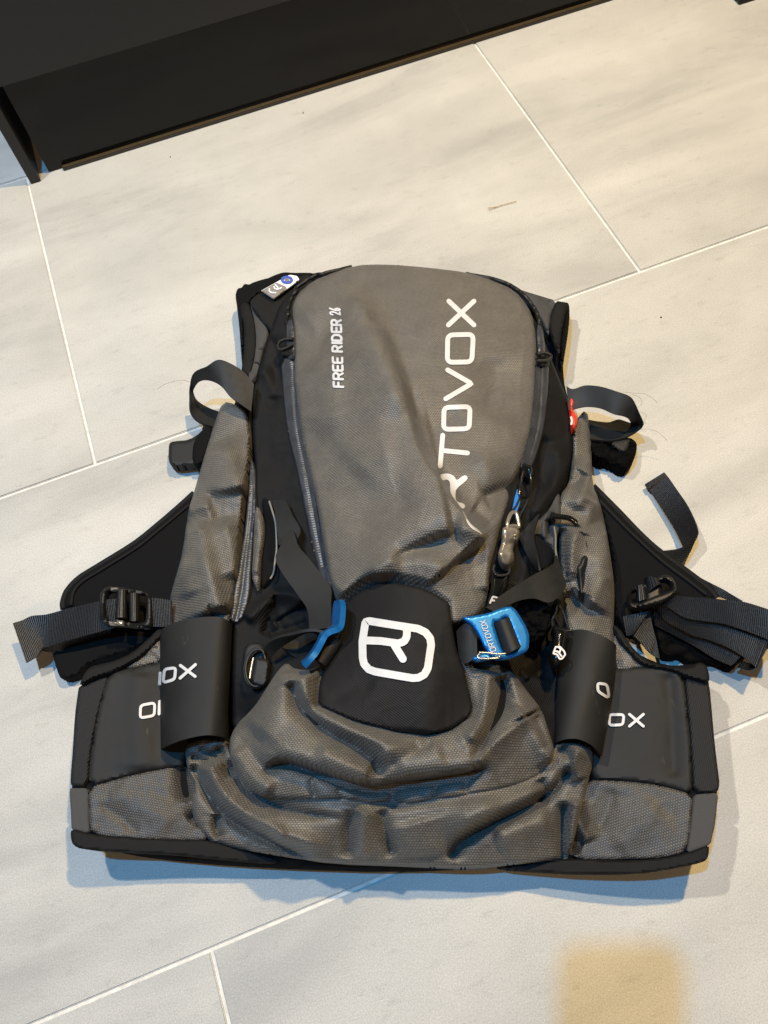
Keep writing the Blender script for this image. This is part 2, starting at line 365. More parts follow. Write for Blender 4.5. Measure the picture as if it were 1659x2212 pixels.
def sheet(name, outline, z, mat, parent, sp=6, th=.004, edge=(8, .003), rnd=1, holes=(), uvrot=0, bottom=True, ang=50, ck=.25):
    """a piece of cloth or board: outline, top surface z(u, v), rolled edge, thickness th"""
    zf = z if callable(z) else (lambda u, v: np.full(np.size(u), float(z)))
    loops = [resample(chaikin(np.asarray(outline, float)[:, :2], rnd, ck), sp)] + [resample(chaikin(np.asarray(h, float)[:, :2], rnd), sp * .8) for h in holes]
    bb0, bb1 = loops[0].min(0), loops[0].max(0)
    gx, gy = np.meshgrid(np.arange(bb0[0], bb1[0] + sp, sp), np.arange(bb0[1], bb1[1] + sp, sp * .866))
    gx = gx + (np.arange(gx.shape[0]) % 2)[:, None] * sp * .5
    G = np.c_[gx.ravel(), gy.ravel()]; G = G[inside(G, loops[0])]
    for h in loops[1:]: G = G[~inside(G, h)]
    SA = np.vstack(loops); SB = np.vstack([np.roll(l, -1, 0) for l in loops])
    if len(G):
        d, _, _ = seg_dist(G, SA, SB); G = G[d > sp * .55]
    V = np.vstack([SA, G]); E = []; k = 0
    for l in loops:
        n = len(l); E += [(k + i, k + (i + 1) % n) for i in range(n)]; k += n
    vo, eo, fo, *_ = geometry.delaunay_2d_cdt([Vector((float(a), float(b))) for a, b in V], E, [], 0, 1e-4)
    V = np.array([(p.x, p.y) for p in vo]); F = np.array([f for f in fo if len(f) == 3])
    c = V[F].mean(1); keep = inside(c, loops[0])
    for h in loops[1:]: keep &= ~inside(c, h)
    F = F[keep]
    d, _, _ = seg_dist(V, SA, SB)
    zz = np.asarray(zf(V[:, 0], V[:, 1]), float).ravel().copy()
    ew, ed = edge
    q = np.clip(1 - d / ew, 0, 1); zz -= ed * (1 - np.sqrt(np.maximum(0, 1 - q * q * .98)))
    zz = np.maximum(zz, .0012)
    Pt = world(V[:, 0], V[:, 1], zz)
    # make faces look up
    a, b_, c_ = Pt[F[:, 0]], Pt[F[:, 1]], Pt[F[:, 2]]
    nz = np.cross(b_ - a, c_ - a)[:, 2]; F[nz < 0] = F[nz < 0][:, ::-1]
    n = len(V); Pb = Pt.copy(); Pb[:, 2] = np.maximum(Pt[:, 2] - th, .0006)
    ed_ = {}
    for t in F:
        for i in range(3):
            e = (t[i], t[(i + 1) % 3]); ed_[e] = 1
    faces = [tuple(int(x) for x in t) for t in F]
    bnd = [e for e in ed_ if (e[1], e[0]) not in ed_]
    if bottom:
        faces += [tuple(int(x) + n for x in t[::-1]) for t in F]
        faces += [(int(e[1]), int(e[0]), int(e[0]) + n, int(e[1]) + n) for e in bnd]
        P = np.vstack([Pt, Pb]); own = list(range(n)) * 2; low = [0] * n + [1] * n
    else:
        ix = {}; Pl = list(Pt)
        for e in bnd:
            for w_ in e:
                if w_ not in ix: ix[w_] = len(Pl); Pl.append(Pb[w_])
        faces += [(int(e[1]), int(e[0]), ix[e[0]], ix[e[1]]) for e in bnd]; P = np.array(Pl); own = list(range(n)) + list(ix.keys()); low = [0] * n + [1] * len(ix)
    uv = np.c_[P[:, 0], P[:, 1]]
    on = np.zeros((n, 2))
    for e in bnd:
        t_ = Pt[e[1], :2] - Pt[e[0], :2]; t_ = np.array([t_[1], -t_[0]]) / (np.hypot(*t_) + 1e-9)
        on[e[0]] += t_; on[e[1]] += t_
    on /= np.linalg.norm(on, axis=1)[:, None] + 1e-9
    uv = uv + on[own] * (np.array(low) * th)[:, None]
    if uvrot: uv = np.c_[uv[:, 0] * math.cos(uvrot) - uv[:, 1] * math.sin(uvrot), uv[:, 0] * math.sin(uvrot) + uv[:, 1] * math.cos(uvrot)]
    return link(name, P, faces, mat, parent, uv, ang=ang)
def ribbon(name, pairs, mat, parent, th=.0016, n=70, m=5, camber=0.0):
    """a strap through pairs of edge points ((u, v, z), (u, v, z))"""
    A = world(*np.array([p[0] for p in pairs], float).T); B = world(*np.array([p[1] for p in pairs], float).T)
    A = catmull(A, n); B = catmull(B, n)
    s = np.linspace(0, 1, m)
    G = A[:, None] * (1 - s)[None, :, None] + B[:, None] * s[None, :, None]
    T = np.gradient(G.mean(1), axis=0); Wd = B - A
    nn = np.cross(T, Wd); nn /= np.linalg.norm(nn, axis=1)[:, None] + 1e-9
    for i in range(1, n):
        if nn[i] @ nn[i - 1] < 0: nn[i] *= -1
    if nn[:, 2].mean() < 0: nn = -nn
    G = G + nn[:, None] * (camber * np.sin(np.pi * s))[None, :, None]
    top = G + nn[:, None] * th * .5; bot = G - nn[:, None] * th * .5
    L = np.r_[0, np.cumsum(np.linalg.norm(np.diff(G.mean(1), axis=0), axis=1))]
    w0 = np.linalg.norm(Wd, axis=1).mean()
    uv = np.stack([np.broadcast_to(s[None] * w0, (n, m)), np.broadcast_to(L[:, None], (n, m))], -1).reshape(-1, 2)
    P = np.vstack([top.reshape(-1, 3), bot.reshape(-1, 3)]); P[:, 2] = np.maximum(P[:, 2], .0008)
    f = []; K = n * m
    for i in range(n - 1):
        for j in range(m - 1):
            a = i * m + j; f += [(a, a + m, a + m + 1, a + 1), (K + a, K + a + 1, K + a + m + 1, K + a + m)]
        a = i * m; f.append((a, K + a, K + a + m, a + m)); a = i * m + m - 1; f.append((a, a + m, K + a + m, K + a))
    for j in range(m - 1):
        f.append((j, j + 1, K + j + 1, K + j)); a = (n - 1) * m + j; f.append((a, K + a, K + a + 1, a + 1))
    return link(name, P, f, mat, parent, np.vstack([uv, uv]), ang=50)
def tube(name, pts, r, mat, parent=None, n=None, sides=7, closed=False, radii=None):
    """a cord through (u, v, z) points, radius in metres"""
    C = world(*np.array(pts, float).T); n = n or 8 * len(pts)
    return tube3(name, catmull(C, n, closed), r, mat, parent, sides, closed)
def tube3(name, C, r, mat, parent, sides=7, closed=False):
    C = np.asarray(C, float); n = len(C)
    T = np.gradient(C, axis=0) if not closed else np.roll(C, -1, 0) - np.roll(C, 1, 0)
    T /= np.linalg.norm(T, axis=1)[:, None] + 1e-12
    ref = np.array([0.13, .21, 1.0]); X = np.cross(T, ref); X /= np.linalg.norm(X, axis=1)[:, None] + 1e-12; Y = np.cross(X, T)
    a = np.linspace(0, 2 * np.pi, sides, endpoint=False); rr = np.broadcast_to(np.asarray(r, float), (n,))
    P = C[:, None] + rr[:, None, None] * (np.cos(a)[None, :, None] * X[:, None] + np.sin(a)[None, :, None] * Y[:, None])
    L = np.r_[0, np.cumsum(np.linalg.norm(np.diff(C, axis=0), axis=1))]
    uv = np.stack([np.broadcast_to(a[None] * .002, (n, sides)), np.broadcast_to(L[:, None], (n, sides))], -1).reshape(-1, 2)
    f = []
    for i in range(n if closed else n - 1):
        for j in range(sides):
            k = (i + 1) % n
            f.append((i * sides + j, i * sides + (j + 1) % sides, k * sides + (j + 1) % sides, k * sides + j))
    if not closed: f += [tuple(range(sides))[::-1], tuple((n - 1) * sides + j for j in range(sides))]
    return link(name, P.reshape(-1, 3), f, mat, parent, uv, ang=60)
def strokes(name, lines, hw, z, mat, parent, lift=.0012, rounded=True):
    """printed lettering: flat strokes lying on the surface z(u, v); lines are (points, closed)"""
    zf = z if callable(z) else (lambda u, v: np.full(np.size(u), float(z)))
    V = []; F = []; k0 = 0; zl = []
    for li, item in enumerate(lines):
        pts, closed = item[0], item[1]; w = item[2] if len(item) > 2 else hw
        P = np.asarray(pts, float)[:, :2]
        P = resample(P, min(4, w), closed)
        n = len(P)
        T = np.roll(P, -1, 0) - np.roll(P, 1, 0) if closed else np.gradient(P, axis=0)
        T /= np.linalg.norm(T, axis=1)[:, None] + 1e-9; Nn = np.c_[-T[:, 1], T[:, 0]]
        a = P + Nn * w; b = P - Nn * w
        vs = np.empty((2 * n, 2)); vs[0::2] = a; vs[1::2] = b; base = len(V); V += list(vs)
        for i in range(n if closed else n - 1):
            j = (i + 1) % n; F.append((base + 2 * i, base + 2 * i + 1, base + 2 * j + 1, base + 2 * j))
        if rounded and not closed:
            for e, d in ((0, -1), (n - 1, 1)):
                ids = []
                for q in np.linspace(-np.pi / 2, np.pi / 2, 7)[1:-1]:
                    V.append(P[e] + w * (np.cos(q) * d * T[e] + np.sin(q) * Nn[e])); ids.append(len(V) - 1)
                F.append((base + 2 * e + 1,) + tuple(ids) + (base + 2 * e,))
        zl += [li] * (len(V) - len(zl))
    V = np.array(V); zz = np.asarray(zf(V[:, 0], V[:, 1])).ravel() + lift + np.array(zl) % 3 * .00012
    P = world(V[:, 0], V[:, 1], zz)
    F2 = []
    for f in F:
        p = P[list(f)]; nrm = np.cross(p[1] - p[0], p[2] - p[0])[2]
        F2.append(tuple(f) if nrm > 0 else tuple(f[::-1]))
    return link(name, P, F2, mat, parent)
def decal(name, outline, z, mat, parent, lift=.0012):
    zf = z if callable(z) else (lambda u, v: np.full(np.size(u), float(z)))
    return sheet(name, outline, lambda u, v: np.asarray(zf(u, v)).ravel() + lift, mat, parent, sp=2.2, th=.0003, edge=(.5, .0001), rnd=1)
def rrect(pts, r=.25):
    """quad with rounded corners as a closed path"""
    P = np.asarray(pts, float)[:, :2]; out = []
    for i in range(len(P)):
        a, b, c = P[i - 1], P[i], P[(i + 1) % len(P)]
        p = b + (a - b) * r; q = b + (c - b) * r
        for t in np.linspace(0, 1, 6): out.append((1 - t) ** 2 * p + 2 * t * (1 - t) * b + t * t * q)
    return np.array(out)
GL = {
 'F': [([(0,0),(0,1),(1,1)],0), ([(0,.5),(.85,.5)],0)],
 'R': [([(0,0),(0,1),(.7,1),(1,.87),(1,.6),(.7,.46),(0,.46)],0), ([(.55,.46),(1,0)],0)],
 'E': [([(1,0),(0,0),(0,1),(1,1)],0), ([(0,.5),(.85,.5)],0)], 'I': [([(.5,0),(.5,1)],0)],
 'D': [([(0,0),(0,1),(.6,1),(1,.75),(1,.25),(.6,0)],1)],
 '2': [([(0,.8),(.25,1),(.8,1),(1,.8),(.9,.55),(0,0),(1,0)],0)],
 '6': [([(.95,1),(.4,.75),(0,.3),(.3,0),(.75,0),(1,.28),(.7,.52),(.2,.42)],0)],
 'O': [(rrect([(0,0),(0,1),(1,1),(1,0)], .22),1)], 'X': [([(0,0),(1,1)],0), ([(0,1),(1,0)],0)],
 'V': [([(0,1),(.5,0),(1,1)],0)], 'T': [([(0,1),(1,1)],0), ([(.5,0),(.5,1)],0)], 'C': [([(1,1),(.3,.95),(0,.6),(0,.4),(.3,.05),(1,0)],0)],
}
def glyph(ch, o, adv, upv):
    o = np.array(o, float); adv = np.array(adv, float); upv = np.array(upv, float)
    return [([o + np.array(p)[0] * adv + np.array(p)[1] * upv for p in pts], bool(c)) for pts, c in GL[ch]]
def plate_box(name, c, ex, ey, ez, mat, parent=None, bev=.002):
    """a box with chamfered edges, centre c, half-extent vectors"""
    c, ex, ey, ez = (np.asarray(x, float) for x in (c, ex, ey, ez))
    import bmesh
    bm = bmesh.new(); bmesh.ops.create_cube(bm, size=2)
    for v in bm.verts:
        p = c + v.co.x * ex + v.co.y * ey + v.co.z * ez; v.co = Vector(p)
    if bev: bmesh.ops.bevel(bm, geom=list(bm.edges), offset=bev, segments=2, affect='EDGES', profile=.6)
    bmesh.ops.recalc_face_normals(bm, faces=bm.faces)
    vs = [tuple(v.co) for v in bm.verts]; bm.verts.index_update(); fs = [tuple(v.index for v in f.verts) for f in bm.faces]; bm.free()
    return link(name, vs, fs, mat, parent, ang=30)

# ------------------------------------------------------------------ floor
dA = np.array([math.cos(YAW), math.sin(YAW), 0]); dB = np.array([-math.sin(YAW), math.cos(YAW), 0])
ROW0, ROWH = .0576 * CAM_H, .6897 * CAM_H
JNT, TL = -.2685 * CAM_H, .9198 * CAM_H
gs = 3.2
floor = link("floor", [(-gs, -gs, -.0016), (gs, -gs, -.0016), (gs, gs, -.0016), (-gs, gs, -.0016)], [(0, 1, 2, 3)], GROUT)
tag(floor, kind='structure')
GAP = .0026
import bmesh as _bm
def tile_mesh():
    bm = _bm.new(); _bm.ops.create_cube(bm, size=1)
    for v in bm.verts: v.co = Vector((v.co.x * (TL - GAP), v.co.y * (ROWH - GAP), v.co.z * .008 - .004))
    _bm.ops.bevel(bm, geom=[e for e in bm.edges if all(v.co.z > -.001 for v in e.verts)], offset=.0009, segments=2, affect='EDGES')
    me = bpy.data.meshes.new("tile"); bm.to_mesh(me); bm.free(); me.materials.append(TILE); return me
TM = tile_mesh()
for r in range(-4, 8):
    for c in range(-4, 5):
        a = JNT + (c + .5) * TL + (TL * .5 if r % 2 == 0 else 0); b = ROW0 + (r + .5) * ROWH
        o = bpy.data.objects.new("tile", TM); COL.objects.link(o); o.parent = floor
        o.location = Vector(a * dA + b * dB) + Vector((0, 0, random.uniform(-.0002, .0001))); o.rotation_euler = (0, 0, YAW + (math.pi if random.random() < .5 else 0))

# ------------------------------------------------------------------ black cabinet along the far edge
cabL = world([86, 1304.5], [379.5, 0], [0, 0])
cx = cabL[1] - cabL[0]; cx /= np.linalg.norm(cx); cy = np.array([-cx[1], cx[0], 0]); cz = np.array([0, 0, 1.0])
cab = thing("black_cabinet", "long black cabinet with plinth and thin gold strip along the floor", "cabinet", Vector(cabL[0]))
c0 = cabL[0]
def cbox(name, a0, a1, b0, b1, z0, z1, mat, bev=.001, par=None):
    return plate_box(name, c0 + cx * (a0 + a1) / 2 + cy * (b0 + b1) / 2 + cz * (z0 + z1) / 2, cx * (a1 - a0) / 2, cy * (b1 - b0) / 2, cz * (z1 - z0) / 2, mat, par or cab, bev)
LEN = 1.30
cbox("plinth", .012, LEN, .0, .016, .001, .16, LACQ)
cbox("strip_foot", .030, LEN, -.0062, -.0004, .0008, .0032, plain("dark_brown_board", (.022, .017, .011), .5), .0006)
cbox("gold_strip", .030, LEN, -.0048, -.0004, .0033, .0050, GOLD, .0007)
# door bottom: on the vertical plane 25 mm behind the side panel front
def hit_plane(u, v, off):
    d = fw + (u - 829.5) / FPX * rt - (v - 1106) / FPX * up
    p0 = c0 + cy * off; t = ((p0 - CAMP) @ cy) / (d @ cy); return CAMP + d * t
zdoor = float(np.mean([hit_plane(3, 187, -.008)[2], hit_plane(630, 1, -.008)[2]]))
cbox("door", .0005, LEN, -.008, -.0005, zdoor, zdoor + .60, LACQ_M, .0008)
cbox("side_panel", -.0125, .0, -.0115, .40, .001, zdoor + .60, LACQ_M, .0008)
cbox("top_board", -.0125, LEN, -.009, .40, zdoor + .6005, zdoor + .62, LACQ_M, .001)
foot = world([1590, 1700], [6, -24], [0, 0])
cb2 = thing("cabinet_end", "black foot of the neighbouring cabinet, in the top right corner", "cabinet", Vector(foot[0]))
pc = foot[0] + cx * .10 + cy * .10
plate_box("side_panel", pc + cz * .25, cx * .10, cy * .10, cz * .2485, LACQ_M, cb2, .001)
plate_box("plinth_strip", foot[0] + cx * .10 - cy * .0035 + cz * .006, cx * .10, cy * .003, cz * .005, LACQ, cb2, .0008)

# ------------------------------------------------------------------ the backpack
pack = thing("backpack", "grey and black ski touring backpack lying on its back on the tiled floor", "backpack", Vector(world([850], [1300], [0])[0]))
def Hn(off=0.0, F=(), cr=0.0, sc=70, seed=0):
    def f(u, v):
        z = H(u, v) + off
        if len(F): z = z + folds(u, v, F)
        if cr: z = z + crumple(np.asarray(u, float).ravel(), np.asarray(v, float).ravel(), sc, cr, seed)
        return z
    return f
def const(z0, du=0, dv=0, u0=0, v0=0, F=(), cr=0, sc=60, seed=0):
    def f(u, v):
        u = np.asarray(u, float).ravel(); v = np.asarray(v, float).ravel()
        z = z0 + du * (u - u0) + dv * (v - v0)
        if len(F): z = z + folds(u, v, F)
        if cr: z = z + crumple(u, v, sc, cr, seed)
        return z
    return f

# -- back panel against the floor
sheet("back_panel", [(513,640),(522,622),(560,604),(620,594),(760,585),(900,585),(1150,645),(1222,656),(1226,700),(1212,800),(1236,900),(1262,1000),(1292,1100),(1318,1250),(1316,1400),
      (1300,1600),(1290,1800),(1240,1846),(1060,1874),(850,1884),(600,1876),(420,1864),(262,1846),(250,1830),(300,1700),(372,1400),(400,1200),(440,1010),(500,900),(525,800),(524,700)],
      const(.030), BLACK_DEEP, pack, sp=14, th=.029, edge=(26, .014), bottom=False)

# -- shoulder yoke, upper corners
sheet("yoke_edge", D1([(135,480),(160,385),(215,385),(240,330),(300,345),(390,330),(450,305),(600,232),(720,192),(830,203),(980,200),(1090,205),(1000,300),(830,440),(760,560),(590,520),(440,430),(310,560),(250,640),(240,800),(250,1000),(240,1250),(225,1370),(207,1200),(185,850),(150,560)]),
      const(.046, cr=.0016, sc=40), BLACK_DEEP, pack, sp=5, th=.022, edge=(7, .006), bottom=False)
sheet("yoke_binding", D1([(205,560),(300,560),(350,690),(385,900),(385,1130),(345,1370),(292,1440),(212,1375),(235,1250),(245,1000),(235,800),(200,680)]),
      const(.050, cr=.0012, sc=30), BIND, pack, sp=5, th=.004, edge=(6, .003))
sheet("yoke_side", D1([(300,560),(400,700),(540,885),(515,1000),(470,1110),(420,1330),(355,1540),(280,1440),(340,1370),(385,1130),(385,900),(350,690)]),
      const(.052, cr=.002, sc=30, F=[(D1([(340,1400),(420,1290)]), -.003, 6, 6, .1, .1), (D1([(380,1150),(480,1120)]), -.002, 6, 6, .1, .1)]), GREY_PLAIN, pack, sp=5, th=.004, edge=(4, .002))
sheet("yoke_flap", D1([(300,565),(350,500),(450,428),(590,515),(700,420),(800,340),(1000,200),(1100,300),(860,500),(800,800),(760,1000),(560,900),(540,885),(400,715)]),
      const(.057, cr=.0016, sc=45), BLACK, pack, sp=5, th=.005, edge=(5, .003))
sheet("yoke_side", D2([(180,0),(350,85),(560,148),(690,188),(650,270),(625,420),(620,520),(520,300),(380,140)]),
      const(.052, cr=.002, sc=30, F=[(D2([(540,150),(600,190),(660,240)]), -.003, 5, 5, .1, .1)]), GREY_PLAIN, pack, sp=5, th=.006, edge=(5, .003))
sheet("yoke_binding", D2([(688,185),(740,198),(795,203),(772,280),(738,440),(722,560),(720,690),(680,600),(622,420),(648,270)]),
      const(.054, cr=.0012, sc=30), BIND, pack, sp=5, th=.005, edge=(5, .003))
sheet("yoke_edge", D2([(770,200),(800,205),(810,290),(800,440),(770,640),(742,815),(715,690),(722,560),(735,440),(762,290)]),
      const(.040, cr=.001, sc=30), BLACK_DEEP, pack, sp=5, th=.02, edge=(6, .006), bottom=False)

# -- black gussets either side of the front panel
GLf = [(D1([(420,1330),(560,1500),(620,1750)]), .004, 14, 14, .2, .2), (D1([(560,900),(640,1300),(560,1900)]), -.004, 16, 16, .2, .2),
       (D4([(230,1300),(480,1080),(700,1000),(930,1080)]), .006, 14, 14, .1, .1), (D4([(430,1460),(560,1130),(540,1000)]), -.006, 8, 8, .1, .1),
       (D4([(560,1330),(740,1210),(940,1130)]), -.006, 10, 14, .1, .1), (D4([(480,1440),(740,1370),(940,1300)]), -.005, 10, 10, .1, .1), (D4([(500,1290),(760,1150),(900,1010)]), .004, 10, 10, .1, .1)]
GLf = [(a, b * 1.25, c, d, e, f) for a, b, c, d, e, f in GLf]
sheet("side_gusset", [(640,620),(605,655),(585,712),(549,828),(545,930),(553,1020),(545,1090),(548,1170),(530,1230),(505,1330),(498,1450),(500,1600),(600,1660),(750,1500),(745,1330),(715,1250),(700,1000),(690,800),(690,640)],
      Hn(.0, GLf, .0018, 45, 3), BLACK, pack, sp=4.5, th=.045, edge=(7, .008), bottom=False)
GRf = [(R3([(330,600),(350,800),(260,960),(150,1130)]), .006, 18, 14, .15, .2), (R3([(270,560),(230,700),(240,860),(330,900)]), -.005, 12, 20, .2, .2),
       (D3([(560,1330),(640,1000),(740,760)]), .004, 14, 14, .1, .1), (D3([(640,1900),(760,2000),(720,2200)]), -.006, 10, 10, .1, .1), (D3([(560,2120),(640,2200)]), .004, 10, 10, .1, .1)]
GRf = [(a, b * 1.3, c, d, e, f) for a, b, c, d, e, f in GRf]
sheet("side_gusset", [(1070,630),(1125,650),(1165,705),(1190,772),(1209,820),(1229,868),(1238,940),(1236,988),(1214,1060),(1180,1107),(1195,1170),(1222,1240),(1222,1330),(1212,1420),(1205,1560),(1196,1650),(1050,1640),(1000,1400),(1050,1250),(1060,1100),(1110,1000),(1120,800),(1110,700)],
      Hn(.0, GRf, .0018, 45, 5), BLACK, pack, sp=4.5, th=.045, edge=(7, .008), bottom=False)

# -- grey side panels
SLf = [(R2([(1385,600),(1440,720),(1490,860),(1510,950)]), .0105, 34, 26, .2, .2), (R2([(1330,640),(1350,800),(1340,960)]), .005, 22, 26, .2, .2),
       (R2([(1185,1050),(1250,1025),(1345,1005)]), .009, 12, 20, .1, .3), (R2([(1190,1130),(1290,1075),(1370,1100)]), .006, 16, 16, .1, .3),
       (R2([(1225,1100),(1262,1250),(1300,1430),(1345,1560),(1390,1700)]), .0165, 50, 30, .12, .1), (R2([(1400,1080),(1450,1250),(1470,1500)]), .010, 24, 20, .2, .2),
       (R2([(1160,1320),(1160,1450),(1210,1600)]), .006, 26, 26, .3, .2), (R2([(1300,1660),(1390,1690)]), -.005, 10, 10, .1, .1)]
sheet("side_panel", R2([(1400,360),(1480,378),(1560,430),(1578,640),(1540,900),(1500,1250),(1480,1500),(1445,1740),(1440,2000),(1060,2000),(1072,1730),(1065,1600),(1100,1480),(1150,1300),(1180,1050),(1220,930),(1290,680),(1350,490)]),
      Hn(.002, SLf, .0020, 55, 1), GREY_SIDE, pack, sp=4.6, th=.03, edge=(8, .012), uvrot=.25, bottom=False)
SRf = [(R3([(500,690),(520,800),(495,930),(450,1060)]), .0105, 26, 22, .2, .2), (R3([(545,760),(540,900),(510,1010)]), .005, 16, 16, .2, .2),
       (R3([(630,1120),(640,1300),(615,1480),(530,1660)]), .0165, 34, 24, .15, .1), (R3([(680,1420),(660,1560),(600,1720)]), .006, 18, 18, .2, .2),
       (R3([(480,1130),(430,1250),(410,1400),(430,1500)]), .0125, 20, 18, .2, .2), (R3([(580,980),(535,1080),(490,1200)]), .008, 14, 14, .1, .1),
       (R3([(360,1150),(370,1300),(390,1480)]), -.008, 12, 12, .1, .1), (R3([(400,1560),(470,1620),(500,1560)]), -.008, 14, 14, .1, .1), (R3([(420,900),(470,850),(500,800)]), -.006, 12, 12, .1, .1)]
sheet("side_panel", R3([(430,560),(450,480),(520,400),(545,560),(550,700),(556,890),(600,980),(640,1150),(680,1400),(696,1550),(690,1700),(688,2000),(400,2000),(392,1790),(380,1640),(355,1500),(350,1250),(335,1080),(352,950),(410,880),(432,720)]),
      Hn(.002, SRf, .0020, 55, 2), GREY_SIDE, pack, sp=4.6, th=.03, edge=(8, .012), uvrot=-.2, bottom=False)
# pocket on the left flank: coated zipper, tongue of grey cloth, dark lip with pale piping
def alongmat(u, v): return H(u, v)
sheet("pocket_zipper", D4([(290,-480),(330,-470),(352,-250),(356,-20),(345,150),(325,300),(312,560),(300,760),(290,960),(250,1150),(175,1310),(62,1290),(82,1150),(110,950),(150,740),(190,550),(228,300),(262,-20),(280,-250)]),
      Hn(.008, [(D4([(310,-400),(305,0),(280,300),(240,600),(200,950),(130,1300)]), -.0013, 4.5, 4.5, .01, .01)], .0008, 30), ZIP, pack, sp=2.6, th=.008, edge=(5, .003))
sheet("pocket_tongue", D4([(345,20),(405,60),(432,150),(446,250),(442,400),(405,560),(400,760),(382,975),(350,920),(305,800),(320,560),(330,300)]),
      Hn(.012, [(D4([(370,100),(385,400),(350,800)]), .003, 8, 8, .1, .1)], .0015, 30, 4), GREY_SIDE, pack, sp=4, th=.004, edge=(4, .003))
sheet("pocket_lip", D4([(410,-60),(500,-60),(560,150),(590,330),(592,560),(562,760),(500,850),(420,960),(405,760),(410,560),(446,400),(452,250),(440,120)]),
      Hn(.008, [(D4([(500,0),(560,300),(550,650)]), .003, 8, 8, .1, .1)]), BLACK_DEEP, pack, sp=5, th=.006, edge=(4, .003))
tube("piping", [(p[0], p[1], float(H(p[0], p[1])[0]) + .0125) for p in D4([(500,-30),(535,80),(568,200),(580,350),(582,500),(566,620),(548,760),(512,830)])], .0009, plain("pale_piping", (.17, .17, .165), .5), pack)
# grey lip on the right flank
sheet("pocket_lip", D3([(905,380),(950,370),(955,560),(960,700),(925,760),(905,900),(930,1060),(900,1060),(870,900),(780,830),(760,780),(640,790),(610,720),(800,580),(870,480)]),
      Hn(.006, [(D3([(870,500),(800,640),(800,820)]), .003, 6, 6, .1, .1), (D3([(835,620),(850,800)]), -.005, 6, 6, .1, .1)], .001, 20), GREY_PLAIN, pack, sp=4, th=.006, edge=(4, .003))
tube("piping", [(p[0], p[1], float(H(p[0], p[1])[0]) + .010) for p in D3([(890,700),(905,800),(905,930),(925,1060)])], .0010, plain("olive_piping", (.12, .115, .095), .5), pack)

# -- grey front panel
FPf = [(R1([(560,190),(630,245),(690,330),(760,480),(820,610),(870,760)]), .0090, 80, 24, .12, .25),
       (R1([(640,255),(720,345),(790,480),(850,620),(905,780)]), -.0075, 14, 15, .12, .25),
       (R1([(575,205),(645,265),(712,350),(768,470),(812,590),(848,720),(892,880),(988,1038),(1026,1100),(1076,1164),(1130,1235),(1200,1316)]), .0175, 125, 10, .22, .03),
       (R1([(488,1590),(600,1480),(740,1390),(850,1320),(960,1268),(1062,1243)]), .0125, 24, 120, .12, .05),
       (R1([(640,1510),(760,1425),(880,1400),(1000,1425),(1120,1440)]), .0075, 34, 20, .2, .3),
       (R1([(1100,1270),(980,1318),(860,1358),(760,1400)]), -.0085, 20, 20, .12, .2),
       (R1([(1062,1243),(1150,1262),(1215,1310),(1228,1400),(1218,1560)]), .008, 20, 26, .1, .1),
       (R1([(930,810),(1010,765),(1100,715)]), -.0030, 22, 26, .2, .3),
       (R1([(1190,1115),(1270,1075),(1360,1055)]), -.0060, 14, 16, .1, .2), (R1([(1140,1165),(1190,1200),(1240,1250)]), -.0050, 14, 16, .1, .2),
       (R1([(330,300),(430,240),(520,225),(640,255)]), .0060, 30, 40, .2, .3), (R1([(1200,880),(1220,1000),(1260,1120)]), .0055, 30, 30, .3, .3),
       (R1([(470,420),(500,640),(460,860)]), .0055, 60, 30, .3, .3), (R1([(1270,430),(1240,620),(1190,760)]), -.0045, 44, 44, .3, .3),
       (R1([(560,1000),(700,880),(820,860)]), .0045, 60, 60, .3, .3), (R1([(560,1280),(760,1130),(900,1080)]), -.0045, 50, 50, .3, .3)]
PATCH_OUT = R4([(568,382),(640,322),(690,292),(780,288),(900,308),(980,343),(1036,380),(1052,500),(1072,600),(1110,700),(1142,865),(1130,905),(1050,960),(930,987),(800,972),(600,922),(438,850),(440,750),(478,640),(538,520),(556,420)])
FRONT0 = Hn(.006, (), .0016, 140, 0)
def FRONT(u, v):
    """the panel tucks in under the stiff patch"""
    u = np.asarray(u, float).ravel(); v = np.asarray(v, float).ravel(); p = np.c_[u, v]; O = np.array(PATCH_OUT)
    d, _, _ = seg_dist(p, O, np.roll(O, -1, 0)); k = np.where(inside(p, O), 1, -1) * d
    return FRONT0(u, v) + folds(u, v, FPf) * (1 - sstep((k + 26) / 28)) - .006 * sstep((k + 10) / 14) - .02 * sstep((k - 6) / 30)
fp_out = R1([(318,300),(310,255),(325,200),(365,145),(450,95),(600,42),(750,38),(930,52),(1120,75),(1250,110),(1340,160),(1400,230),(1430,300),(1445,420),(1440,600),(1425,760),(1400,880),(1372,960),(1330,1050),(1310,1150),(1275,1240),(1250,1330),(1225,1420),(1215,1600),(1150,1680),(900,1720),(640,1640),(500,1600),(492,1520),(478,1440),(452,1300),(430,1150),(395,1000),(355,830),(330,620),(318,450)])
front = sheet("front_panel", fp_out, FRONT, GREY, pack, sp=4.2, th=.022, edge=(11, .010), bottom=False)
strokes("printed_letters", [
   (R1([(1036,208),(1152,318)]), 0), (R1([(1034,318),(1152,208)]), 0),
   (rrect(R1([(1031,364),(1149,361),(1142,488),(1029,490)]), .20), 1),
   (R1([(1031,525),(1141,588),(1022,658)]), 0),
   (rrect(R1([(1014,698),(1134,694),(1130,796),(1012,799)]), .20), 1),
   (R1([(1008,826),(996,968)]), 0), (R1([(1002,896),(1122,908)]), 0)], 5.2, FRONT, WHITE, front, .0010)
RZ = crop(1060, 1060, .13564)
